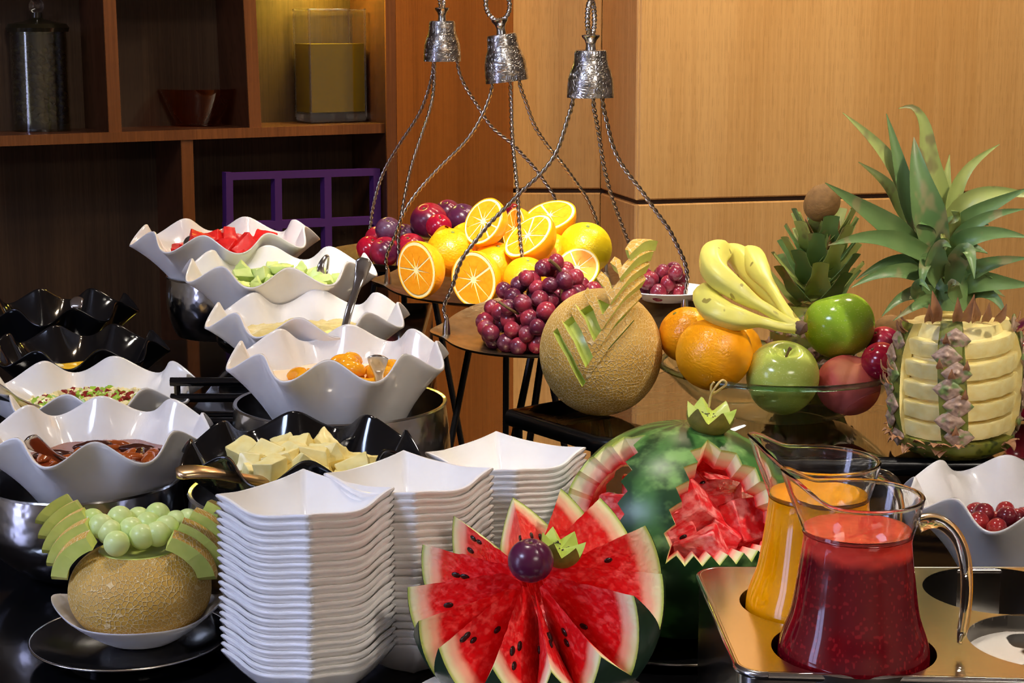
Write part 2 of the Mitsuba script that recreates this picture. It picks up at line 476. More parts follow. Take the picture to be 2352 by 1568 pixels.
# ------------------------------------------------------------------ the buffet table
TZ = 0.90
poly = [(-1.5, 0.9), (1.5, 0.9), (1.5, 2.32), (-0.13, 2.32), (-0.13, 2.95), (-1.5, 2.95)]
tb = thing('buffet_table', 'long buffet table with a glossy black top under the fruit and bowls', 'table')
tp = trimesh.creation.extrude_polygon(Polygon(poly).buffer(-0.004).buffer(0.004), 0.035, engine='earcut'); tp.apply_translation([0, 0, TZ - 0.035])
add('table_top', tp, 'black_gloss', tb, False)
for x, y in ((-1.4, 1.0), (1.4, 1.0), (1.4, 2.22), (-1.4, 2.85)):
    add('leg', slab(x - 0.04, x + 0.04, y - 0.04, y + 0.04, 0, TZ - 0.035), 'black_metal', tb, False)
# ------------------------------------------------------------------ serving bowls, pots, dishes
pr('white_china', C(222, 219, 215), 0.12, specular=0.55)
pr('dish_china', C(232, 230, 227), 0.14, specular=0.5)
pr('black_china', C(13, 13, 15), 0.10, specular=0.6)
def hammered(p, n, uv):
    return 0.0006 * noise(p.x * 75, p.y * 75, p.z * 75) + 0.0002 * noise(p.x * 180, p.y * 180, p.z * 180)
pr('hammered_steel', C(186, 184, 182), 0.17, 1.0, bump=(hammered, 5e-4))
pr('steel', C(205, 203, 200), 0.16, 1.0)
pr('spoon_steel', C(208, 204, 198), 0.10, 1.0)
pr('gold_steel', C(214, 178, 134), 0.30, 1.0)

# black risers under the bowls
def riser(label, x0, x1, y0, y1, z1, rails):
    k = thing('riser', label, 'riser')
    b = rbox(x1 - x0, y1 - y0, z1 - TZ - 0.001, 0.006); b.apply_translation([(x0 + x1) / 2, (y0 + y1) / 2, (z1 + TZ) / 2])
    add('body', b, 'black_gloss', k)
    for (xa, xb, y, z) in rails:
        add('rail', sweep([[xa, y, z], [xb, y, z]], 0.0055, n=12), 'black_gloss', k)
        for x in (xa + 0.008, xb - 0.008):
            add('rail_post', sweep([[x, y, z], [x, y + 0.001, z1 - 0.004 if y > y0 else 0.95], [x, y0 + 0.01, z1 - 0.012]], 0.004, n=8), 'black_gloss', k)
    return k
RZ1, RZ2 = 1.030, 0.972
riser('black glossy riser under the white wavy bowls on the right', -0.40, -0.135, 2.085, 2.93, RZ1, [(-0.415, -0.288, 2.072, 1.070), (-0.415, -0.288, 2.072, 1.050), (-0.415, -0.288, 2.072, 1.020)])
riser('low black glossy riser under the back bowls of the left column', -1.00, -0.425, 1.99, 2.90, RZ2, [])

def wavy_fn(R, H, ph, ra, zb, r0=0.40):
    def f(th, s, off=0.0):
        c = np.cos(8 * (th - math.radians(ph)))
        c3 = 0.25 * np.cos(3 * th + ph) + 0.2 * np.cos(4 * (th - math.radians(ph)))
        w = s ** 1.9
        r = r0 * R + (R * (0.940 + (ra * c + 0.03 * c3) * w) - r0 * R) * (0.80 * s ** 0.92 + 0.20 * s ** 2.6) - off
        z = (H - zb * R * c * s ** 1.2) * s ** 1.05
        return r, z
    return f

def wavy_bowl(u, v, Y, half, H, ph, mat, label, group=None, ra=0.066, zb=0.086, tilt=0):
    """Rim centre at a pixel and depth; half: the half width in pixels. Returns (key, centre of the base, inner radius function)."""
    c = P(u, v, Y)
    R = half / ppm(Y, c[2])
    f = wavy_fn(R, H, ph, ra, zb)
    t = 0.0048
    th = np.linspace(0, 2 * np.pi, 192, endpoint=False)
    rows = []
    def row(s, off, dz):
        r, z = f(th, s, off)
        rows.append(np.stack([r * np.cos(th), r * np.sin(th), z + dz], -1))
    rows.append(np.zeros((192, 3)))
    for s in np.linspace(0, 1, 26): row(s, 0, 0)
    r, z = f(th, 1.0); rows.append(np.stack([(r - t * 0.25) * np.cos(th), (r - t * 0.25) * np.sin(th), z + t * 0.45], -1))
    rows.append(np.stack([(r - t * 0.75) * np.cos(th), (r - t * 0.75) * np.sin(th), z + t * 0.45], -1))
    for s in np.linspace(1, 0.03, 26): row(s, t, 0.0 if s > 0.5 else t * 0.8)
    rows.append(np.zeros((192, 3)) + [0, 0, t * 1.1])
    m = grid(np.array(rows), cv=True); m.invert(); m.merge_vertices(); m.update_faces(m.nondegenerate_faces())
    if m.volume < 0: m.invert()
    base = c - [0, 0, H]
    k = solo('wavy_bowl', place(m, base), mat, label, 'bowl', group, smooth=60)
    ss = np.linspace(0.02, 1, 60)
    def rin(ang, z):
        r, zz = f(ang, ss, t)
        return float(np.interp(z, zz, r))
    return k, base, rin, R

def pot(x, y, z0, R, H, label, bulge=1.05, foot=0.5, mat='hammered_steel'):
    k = thing('metal_pot', label, 'pot')
    hs = np.linspace(0, 1, 20)
    rr = [R * (foot + (bulge - foot) * math.sin(math.pi / 2 * min(1, h / 0.62)) ** 0.8) if h < 0.62 else R * (bulge - (bulge - 1.0) * ((h - 0.62) / 0.38) ** 1.5) for h in hs]
    prof = [(0, 0)] + [(r, h * H) for r, h in zip(rr, hs)] + [(R + 0.002, H + 0.001), (R + 0.001, H + 0.003), (R - 0.002, H + 0.002)] + [(r - 0.003, h * H + 0.002) for r, h in list(zip(rr, hs))[::-1]] + [(0, 0.003)]
    add('body', place(lathe(prof, 96), (x, y, z0 + 0.0005)), mat, k, 50)
    return k

def wall_disc(base, rin, z, n=96, dip=0.0):
    th = np.linspace(0, 2 * np.pi, n, endpoint=False)
    r = np.array([rin(a, z) for a in th]) - 0.0004
    rows = [np.stack([r * q * np.cos(th), r * q * np.sin(th), np.full(n, z) - dip * (1 - q)], -1) for q in (1, 0.66, 0.33, 0.0)]
    low = [np.stack([r * q * 0.96 * np.cos(th), r * q * 0.96 * np.sin(th), np.full(n, z - 0.004)], -1) for q in (0.0, 0.5, 1.0)]
    m = grid(np.array(rows + low), cu=True, cv=True); m.merge_vertices(); m.update_faces(m.nondegenerate_faces())
    if m.volume < 0: m.invert()
    return place(m, base)

def pile(n, fit, r, floor, top, tries=4000, tight=0.93, seed=1, jitter=0.0):
    """Centres of balls of radius r (a number or (lo, hi)) dropped one after another: fit(x, y) tells whether a place is inside, floor(x, y) the ground and top(x, y) the height that may not be passed."""
    g = np.random.default_rng(seed)
    out = []
    lo, hi = (r, r) if np.isscalar(r) else r
    for _ in range(tries):
        if len(out) >= n: break
        best = None
        for _ in range(6):
            x, y = fit(g)
            q = g.uniform(lo, hi)
            z = floor(x, y) + q
            for (a, b, c, e) in out:
                d2 = (a - x) ** 2 + (b - y) ** 2
                s = (q + e) * tight
                if d2 < s * s: z = max(z, c + math.sqrt(s * s - d2))
            if z + q * 0.6 > top(x, y): continue
            if best is None or z < best[2]: best = (x, y, z, q)
        if best is None: continue
        out.append(best)
    return out

def chunk(g, sx, sy, sz, rough=0.18, sub=2):
    """An irregular cut cube of fruit with slightly softened edges."""
    v = np.array([[x, y, z] for x in (-1, 1) for y in (-1, 1) for z in (-1, 1)], float) * [sx / 2, sy / 2, sz / 2]
    v *= 1 + g.uniform(-rough, rough, v.shape)
    r = min(sx, sy, sz) * 0.07
    man = m3.Manifold.batch_hull([m3.Manifold.sphere(r, 8).translate(list(p)) for p in v])
    m = tri(man.refine_to_length(min(sx, sy, sz) / 3.2))
    m.vertices = m.vertices + (meshkit.fbm(m.vertices * 260 + g.uniform(0, 50), 2) - 0.5)[:, None] * m.vertex_normals * min(sx, sy, sz) * 0.16
    return m

def rrot(g):
    return rot(g.normal(size=3), g.uniform(0, 360))

def spoon(pts, w, label, mat='spoon_steel', th=0.0018, name='spoon', tip=1.25, neck=0.55):
    """A serving spoon: the path runs from the end of the handle down to the bowl."""
    path = spline(pts, 40)
    q = np.linspace(0, 1, 40)
    ra = w * np.where(q < 0.5, tip - (tip - neck) * smooth01(q / 0.5), neck + 0.05 * q)
    ra[0] *= 0.45; ra[1] *= 0.8
    k = thing(name, label, 'spoon')
    side = SPOON_UP
    add('handle', sweep(path, ra, np.full(40, th), n=14, up=side, power=0.8), mat, k, 60)
    d = path[-1] - path[-4]; d /= np.linalg.norm(d)
    b = ball(0.030, 0.021, 0.007, 3)
    add('spoon_bowl', place(b, path[-1] + d * 0.024, np.stack([d, *np.array(orth(d))], 1)), mat, k, True)
    return k
SPOON_UP = (0, -1, 0.2)
def smooth01(x):
    x = np.clip(x, 0, 1); return x * x * (3 - 2 * x)
def orth(d):
    a = np.cross([0, 0, 1.0], d); a /= np.linalg.norm(a)
    return a, np.cross(d, a)

# food materials
pr('melon_red', mikit.proc(lambda p, n, uv: mix(CF(C(218, 44, 40)), CF(C(188, 24, 26)), fbm(p.x * 150, p.y * 150, p.z * 150, 3))), 0.28, specular=0.5)
pr('melon_green', mikit.proc(lambda p, n, uv: mix(CF(C(206, 218, 146)), CF(C(176, 202, 104)), fbm(p.x * 70, p.y * 70, p.z * 70, 2))), 0.25)
pr('melon_ball', mikit.proc(lambda p, n, uv: mix(CF(C(214, 226, 158)), CF(C(184, 208, 116)), fbm(p.x * 55, p.y * 55, p.z * 55, 2))), 0.3, specular=0.4)
pr('pine_flesh', mikit.proc(lambda p, n, uv: mix(CF(C(240, 230, 168)), CF(C(228, 206, 118)), fbm(p.x * 130, p.y * 130, p.z * 130, 3))), 0.32, specular=0.5)
pr('pine_crush', mikit.proc(lambda p, n, uv: mix(CF(C(224, 210, 152)), CF(C(202, 182, 110)), fbm(p.x * 230, p.y * 230, p.z * 230, 3))), 0.3)
pr('peach_flesh', mikit.proc(lambda p, n, uv: mix(CF(C(242, 176, 40)), CF(C(224, 138, 16)), fbm(p.x * 80, p.y * 80, p.z * 80, 3))), 0.12, specular=0.6)
pr('syrup_pale', C(226, 200, 160), 0.04, specular=0.6)
pr('syrup_brown', C(112, 44, 20), 0.04, specular=0.6)
pr('prune', C(58, 26, 16), 0.16, specular=0.6)
pr('apricot_dry', mikit.proc(lambda p, n, uv: mix(CF(C(172, 84, 30)), CF(C(112, 48, 18)), fbm(p.x * 90, p.y * 90, p.z * 90, 3))), 0.15)
pr('sal_pale', C(232, 220, 164), 0.3)
pr('sal_green', C(150, 186, 62), 0.3)
pr('sal_red', C(136, 36, 32), 0.3)
pr('custard', C(236, 186, 44), 0.25)

RB = 'white wavy bowls of the right column'
# right column, front to back
B = {}
B['pine'] = wavy_bowl(690, 1026, 1.71, 287, 0.088, 33, 'black_china', 'black wavy-rimmed bowl of pineapple chunks behind the nearest dish stack')
B['w1'] = wavy_bowl(780, 809, 1.96, 262, 0.120, 22.5, 'white_china', 'white wavy bowl of peach slices in syrup, nearest of the right column')
B['w2'] = wavy_bowl(709, 718, 2.19, 240, 0.092, 23, 'white_china', 'white wavy bowl of crushed pineapple, second in the right column')
B['w3'] = wavy_bowl(640, 610, 2.41, 230, 0.100, 37, 'white_china', 'white wavy bowl of green melon chunks, third in the right column')
B['w4'] = wavy_bowl(518, 539, 2.63, 216, 0.100, 17, 'white_china', 'white wavy bowl of watermelon chunks, farthest of the right column')
# left column
B['l1'] = wavy_bowl(226, 986, 1.85, 278, 0.094, 34, 'white_china', 'white wavy bowl of dried fruit in syrup above the large silver pot')
B['l2'] = wavy_bowl(212, 884, 2.11, 255, 0.085, 22, 'white_china', 'white wavy bowl of chopped fruit salad in the left column')
B['l3'] = wavy_bowl(178, 794, 2.36, 208, 0.088, 8, 'black_china', 'black wavy bowl with a yellow filling behind the fruit salad')
B['l4'] = wavy_bowl(128, 703, 2.63, 186, 0.099, 5, 'black_china', 'black wavy bowl with an upright spoon, farthest of the left column')
B['grape'] = wavy_bowl(2350, 1132, 1.80, 284, 0.100, 15, 'white_china', 'white wavy bowl of red grapes behind the steel carafe stand')

def under(key): return B[key][1]
pot(under('pine')[0], under('pine')[1], TZ, 0.112, 0.132, 'small hammered silver pot under the black pineapple bowl', 1.04, 0.6)
pot(under('w1')[0], under('w1')[1], TZ, 0.121, 0.168, 'hammered golden steel pot under the nearest white peach bowl', 1.05, 0.5)
for key, lab in (('w2', 'steel pot hidden under the crushed pineapple bowl'), ('w3', 'steel pot hidden under the green melon bowl')):
    b = under(key); pot(b[0], b[1], RZ1, 0.085, b[2] - RZ1 + 0.022, lab)
b = under('w4'); pot(b[0], b[1], RZ1, 0.090, b[2] - RZ1 + 0.036, 'dark hammered steel pot under the farthest white watermelon bowl', 1.02, 0.85)
b = under('l1'); pot(b[0] - 0.02, b[1], TZ, 0.106, 0.106, 'large silver hammered pot on the left behind the carved melon', 1.04, 0.45)

# ------------------------------------------------------------------ contents
def where(x, y, z, c, R, zmid):
    """Words for a piece's place in its heap, as seen by the camera."""
    a, b = (x - c[0]) / R, (y - c[1]) / R
    h = 'left' if a < -0.3 else 'right' if a > 0.3 else ''
    d = 'front' if b < -0.3 else 'back' if b > 0.3 else ''
    w = ' '.join(q for q in (d, h) if q) or 'middle'
    return ('on top, ' if z > zmid else 'low, ') + w
g = np.random.default_rng(21)
def fill_pile(key, level, n, r, top, seed, tries=1500):
    k, base, rin, R = B[key]
    Rl = min(rin(a, level) for a in np.linspace(0, 6.28, 24))
    def fit(gg):
        a, q = gg.uniform(0, 6.283), math.sqrt(gg.uniform(0, 1)) * (Rl - (r if np.isscalar(r) else r[1]) * 0.9)
        return base[0] + q * math.cos(a), base[1] + q * math.sin(a)
    return base, Rl, pile(n, fit, r, lambda x, y: base[2] + level, lambda x, y: base[2] + level + top(math.hypot(x - base[0], y - base[1]) / Rl), tries, seed=seed)

def bed(key, level, mat, name, label, cat_, bumps=0.004, freq=90, dome=0.0, kind=None):
    """A bumpy mass that fills the bowl up to a level."""
    k, base, rin, R = B[key]
    th = np.linspace(0, 2 * np.pi, 120, endpoint=False)
    r = np.array([rin(a, level) for a in th]) - 0.0004
    rows = []
    for q in np.linspace(1, 0, 34):
        p = np.stack([r * q * np.cos(th), r * q * np.sin(th), np.zeros(120)], -1)
        h = (meshkit.fbm(p * freq + 3.1, 3, 2) - 0.5) * 2 * bumps * min(1, (1 - q) * 8)
        p[:, 2] = level + h + dome * (1 - q * q)
        rows.append(p)
    low = [np.stack([r * q * np.cos(th) * 0.95, r * q * np.sin(th) * 0.95, np.full(120, level - 0.005)], -1) for q in (0, 0.6, 1.0)]
    m = grid(np.array(rows + low), cu=True, cv=True); m.merge_vertices(); m.update_faces(m.nondegenerate_faces())
    if m.volume < 0: m.invert()
    kk = solo(name, place(m, base), mat, label, cat_, smooth=True)
    if kind: labels[kk] = {'label': label, 'kind': kind, 'category': cat_}
    return kk

# watermelon chunks (farthest bowl)
b, Rl, pl = fill_pile('w4', 0.060, 30, (0.011, 0.016), lambda q: 0.050 * (1 - 0.5 * q), 4)
bed('w4', 0.058, 'melon_red', 'fruit_juice_bed', 'red watermelon pulp under the chunks in the farthest white bowl', 'fruit', 0.002, 60)
for x, y, z, r in pl:
    solo('watermelon_chunk', place(chunk(g, 2.2 * r, 1.8 * r, 1.5 * r, 0.34), (x, y, z), rrot(g)), 'melon_red', 'red watermelon chunk in the farthest white wavy bowl, ' + where(x, y, z, b, Rl, b[2] + 0.085), 'fruit', 'watermelon chunks in the white bowl')
b, Rl, pl = fill_pile('w3', 0.064, 34, (0.010, 0.014), lambda q: 0.042 * (1 - 0.5 * q), 5)
bed('w3', 0.062, 'melon_green', 'melon_juice_bed', 'pale green melon pulp under the chunks in the third white bowl', 'fruit', 0.002, 60)
for x, y, z, r in pl:
    solo('melon_chunk', place(chunk(g, 2.4 * r, 1.8 * r, 1.1 * r, 0.3), (x, y, z), rrot(g)), 'melon_green', 'pale green melon chunk in the third white wavy bowl, ' + where(x, y, z, b, Rl, b[2] + 0.084), 'fruit', 'green melon chunks in the white bowl')
bed('w2', 0.064, 'pine_crush', 'crushed_pineapple', 'pale yellow crushed pineapple in the second white wavy bowl', 'fruit', 0.006, 70, 0.012, 'stuff')
# peach slices in syrup
k_, b_, rin_, R_ = B['w1']
solo('syrup', wall_disc(b_, rin_, 0.088), 'syrup_pale', 'pale syrup around the peach slices in the nearest white bowl', 'syrup')
def slice_mesh(L, r0, r1, g):
    a = np.linspace(-1.15, 1.15, 22)
    path = np.stack([L * np.sin(a) * 0.62, L * (np.cos(a) - 0.6) * 0.62, 0 * a], -1)
    w = np.sqrt(np.clip(1 - (a / 1.22) ** 2, 0.02, 1))
    return sweep(path, r0 * w, r1 * w, n=10)
for kx in range(26):
    a = g.uniform(0, 6.283); q = math.sqrt(g.uniform(0, 1)) * 0.052
    cx, cy = b_[0] + q * math.cos(a), b_[1] + q * math.sin(a)
    if kx < 9: cx, cy = b_[0] + 0.028 + 0.030 * math.cos(a), b_[1] + 0.012 + 0.024 * math.sin(a)
    z = b_[2] + 0.088 + g.uniform(-0.003, 0.004) + (0.010 if kx < 9 else 0)
    solo('peach_slice', place(slice_mesh(0.03, 0.008, 0.0095, g), (cx, cy, z), rot([0, 0, 1], g.uniform(0, 360)) @ rot([1, 0, 0], g.uniform(-50, 50))), 'peach_flesh', 'golden peach slice in syrup in the nearest white bowl, ' + where(cx, cy, z, b_, 0.055, b_[2] + 0.094), 'fruit', 'peach slices in syrup', smooth=60)
# pineapple chunks in the black bowl
b, Rl, pl = fill_pile('pine', 0.048, 80, (0.011, 0.016), lambda q: 0.046 * (1 - 0.40 * q), 8, 3000)
bed('pine', 0.048, 'pine_flesh', 'pineapple_juice_bed', 'pineapple pulp under the chunks in the black bowl', 'fruit', 0.002, 60)
for x, y, z, r in pl:
    solo('pineapple_chunk', place(chunk(g, 2.4 * r, 1.9 * r, 1.5 * r, 0.36), (x, y, z), rrot(g)), 'pine_flesh', 'pale yellow pineapple chunk in the black wavy bowl, ' + where(x, y, z, b, Rl, b[2] + 0.072), 'fruit', 'pineapple chunks in the black bowl')
# dried fruit compote (left, nearest)
k_, b_, rin_, R_ = B['l1']
solo('syrup', wall_disc(b_, rin_, 0.060), 'syrup_brown', 'brown syrup around the dried fruit in the bowl above the silver pot', 'syrup')
for kx in range(34):
    a = g.uniform(0, 6.283); q = math.sqrt(g.uniform(0, 1)) * 0.068
    m = wobble(ball(0.022, 0.008, 0.006, 3), 0.002, 90, kx)
    dark = kx % 3 == 0
    solo('dried_fruit', place(m, (b_[0] + q * math.cos(a), b_[1] + q * math.sin(a), b_[2] + 0.061 + g.uniform(-0.002, 0.003)), rot([0, 0, 1], g.uniform(0, 360)) @ rot([1, 0, 0], g.uniform(-25, 25))), 'prune' if dark else 'apricot_dry', ('dark prune' if dark else 'orange-brown dried apricot') + ' in brown syrup above the silver pot, ' + where(q * math.cos(a), q * math.sin(a), 1, (0, 0), 0.068, 0), 'fruit', 'prunes in the syrup' if dark else 'apricots in the syrup', smooth=True)
# chopped salad: small dice nobody could count
k_, b_, rin_, R_ = B['l2']
bed('l2', 0.054, 'sal_pale', 'chopped_apple_salad', 'pale chopped apple salad in the white bowl of the left column', 'fruit', 0.004, 110, 0.012, 'stuff')
Rl = min(rin_(a, 0.054) for a in np.linspace(0, 6.28, 24))
for mat, nm, n_ in (('sal_pale', 'pale', 420), ('sal_green', 'green', 170), ('sal_red', 'red', 120)):
    ms = []
    for _ in range(n_):
        a, q = g.uniform(0, 6.283), math.sqrt(g.uniform(0, 1))
        h = 0.054 + 0.012 * (1 - q * q) + g.uniform(0.0, 0.006)
        c = trimesh.creation.box([g.uniform(0.006, 0.013), g.uniform(0.004, 0.008), g.uniform(0.003, 0.007)])
        ms.append(place(c, (b_[0] + q * Rl * math.cos(a) * 0.96, b_[1] + q * Rl * math.sin(a) * 0.96, b_[2] + h), rrot(g)))
    kk = add('dice', cat(ms), mat, 'chopped_apple_salad', False); labels[kk] = {'kind': 'stuff', 'label': f'{nm} fruit dice'}
bed('l3', 0.050, 'custard', 'yellow_pudding', 'yellow pudding in the black bowl behind the fruit salad', 'pudding', 0.002, 40, 0.004)
bed('l4', 0.050, 'syrup_brown', 'dark_compote', 'dark compote in the farthest black bowl of the left column', 'compote', 0.002, 40, 0.0)
for kx in range(9):
    k_, b_, rin_, R_ = B['l3']
    solo('nut_flake', place(wobble(ball(0.012, 0.008, 0.004, 2), 0.001, 100, kx), (b_[0] - 0.045 + g.uniform(-0.03, 0.02), b_[1] - 0.02 + g.uniform(-0.03, 0.02), b_[2] + 0.057 + g.uniform(0, 0.004)), rrot(g)), 'sal_pale', 'pale nut flake on the yellow pudding in the black bowl', 'food', 'nut flakes on the pudding', smooth=True)

# spoons
def pts(*a): return [P(*q) for q in a]
spoon(pts((838, 592, 2.22), (826, 640, 2.215), (806, 700, 2.20), (790, 765, 2.19)), 0.0085, 'tall steel spoon standing in the crushed pineapple bowl')
spoon(pts((738, 640, 2.42), (742, 598, 2.425), (752, 588, 2.43), (752, 615, 2.43), (748, 650, 2.42)), 0.005, 'bent steel spoon handle in the green melon bowl')
spoon(pts((868, 816, 1.90), (868, 842, 1.905), (872, 878, 1.925), (876, 900, 1.94)), 0.0095, 'steel spoon with a dark reflection leaning in the peach bowl')
spoon(pts((425, 552, 2.60), (450, 566, 2.59), (485, 582, 2.60), (530, 600, 2.62)), 0.0085, 'steel spoon lying in the watermelon bowl')
spoon(pts((62, 1008, 1.76), (92, 1026, 1.775), (135, 1052, 1.80), (190, 1075, 1.83)), 0.0075, 'steel spoon resting over the rim of the dried fruit bowl')
spoon(pts((-30, 888, 1.99), (10, 906, 2.01), (60, 930, 2.05), (110, 950, 2.08)), 0.0085, 'steel spoon resting in the fruit salad bowl at the left edge')
spoon(pts((176, 682, 2.58), (176, 706, 2.57), (180, 740, 2.60), (182, 765, 2.62)), 0.0085, 'steel spoon standing in the farthest black bowl')
SPOON_UP = (0, -0.3, 1)
spoon(pts((404, 1086, 1.585), (450, 1083, 1.59), (530, 1094, 1.615), (640, 1108, 1.66)), 0.0105, 'pale golden spoon handle lying over the rim of the black pineapple bowl', 'gold_steel', tip=1.0, th=0.0045)

# ------------------------------------------------------------------ stacked square dishes
def dish_mesh(D, h=0.042, t=0.0030, sag=0.007):
    n = 96
    th = np.linspace(0, 2 * np.pi, n, endpoint=False)
    rb = D / (abs(np.cos(th)) + abs(np.sin(th))) * (1 + 0.15 * np.sin(2 * th) ** 2)
    cor = np.cos(2 * th) ** 2
    def row(s, off, dz):
        r = np.maximum(rb * s - off, 0)
        q = np.clip((s - 0.36) / 0.64, 0, 1)
        return np.stack([r * np.cos(th), r * np.sin(th), (h - sag * np.abs(np.sin(2 * th))) * (0.45 * q + 0.55 * q ** 2.0) + dz], -1)
    rows = [np.zeros((n, 3))] + [row(s, 0, 0) for s in (0.34, 0.37, 0.45, 0.56, 0.67, 0.77, 0.86, 0.93, 0.975, 1.0)]
    rows += [row(1.0, -0.0010, t * 0.55), row(1.0, -0.0002, t * 1.0), row(1.0, 0.0022, t * 1.05)]
    rows += [row(s, 0.0022, t) for s in (0.96, 0.9, 0.82, 0.72, 0.6, 0.48, 0.38, 0.2)] + [np.zeros((n, 3)) + [0, 0, t]]
    m = grid(np.array(rows), cv=True); m.invert(); m.merge_vertices(); m.update_faces(m.nondegenerate_faces())
    if m.volume < 0: m.invert()
    return m
def stack(u, Y, D, deg, n, top_z, names, seed):
    c = P(u, 1133, Y)
    ply = mikit.ply(dish_mesh(D), 'dish_china', smooth=50)
    pitch = (top_z - 0.0425 - TZ) / (n - 1)
    gg = np.random.default_rng(seed)
    for k in range(n):
        i = n - 1 - k
        lab = ORD[i] if k else 'lowest'
        solo('square_dish', ply, None, f'white square dish, {lab} of the {names[0]}', 'dish', names[1],
             to_world=mat4((c[0] + gg.uniform(-0.0006, 0.0006), Y + gg.uniform(-0.0006, 0.0006), TZ + 0.0005 + k * pitch), rot([0, 0, 1], deg + gg.uniform(-1.0, 1.0))))
stack(703, 1.50, 0.0785, 8, 21, 1.087, ('nearest stack on the left', 'dishes of the nearest stack'), 1)
stack(941, 1.575, 0.0785, 7, 21, 1.086, ('middle stack of dishes', 'dishes of the middle stack'), 2)
stack(1163, 1.735, 0.0825, 7, 21, 1.066, ('farthest stack beside the carved watermelon', 'dishes of the farthest stack'), 3)
# ------------------------------------------------------------------ hanging trays with bell tops
def engraved(p, n, uv):
    a = fbm(p.x * 55, p.y * 55, p.z * 70, 3) * 9.0
    b = noise(p.x * 200, p.y * 200, p.z * 200)
    return 0.00055 * smoothstep(0.1, 0.6, 0.5 + 0.5 * dr.sin(a * 6.283)) + 0.0001 * b
pr('silver_engraved', mikit.proc(lambda p, n, uv: mix(CF(C(206, 202, 198)), CF(C(160, 156, 152)), smoothstep(0.3, 0.7, fbm(p.x * 110, p.y * 110, p.z * 140, 2)))), 0.22, 1.0, bump=(engraved, 3e-4))
pr('silver', C(206, 202, 196), 0.16, 1.0)
pr('silver_wire', C(190, 182, 172), 0.12, 1.0)
pr('tray_metal', mikit.proc(lambda p, n, uv: mix(CF(C(172, 154, 126)), CF(C(110, 94, 72)), fbm(p.x * 60, p.y * 60, p.z * 60, 4))), 0.33, 1.0, bump=(lambda p, n, uv: 0.0005 * fbm(p.x * 160, p.y * 160, p.z * 160, 3), 4e-4))

def twisted(path, r=0.0017, pitch=0.020):
    path = np.asarray(path, float)
    L = np.r_[0, np.cumsum(np.linalg.norm(np.diff(path, axis=0), axis=1))]
    t, a, b = frames(path, (0, 1, 0))
    out = []
    for ph in (0, np.pi):
        q = 2 * np.pi * L / pitch + ph
        out.append(sweep(path + r * (a * np.cos(q)[:, None] + b * np.sin(q)[:, None]), r * 1.02, n=7))
    return cat(out)

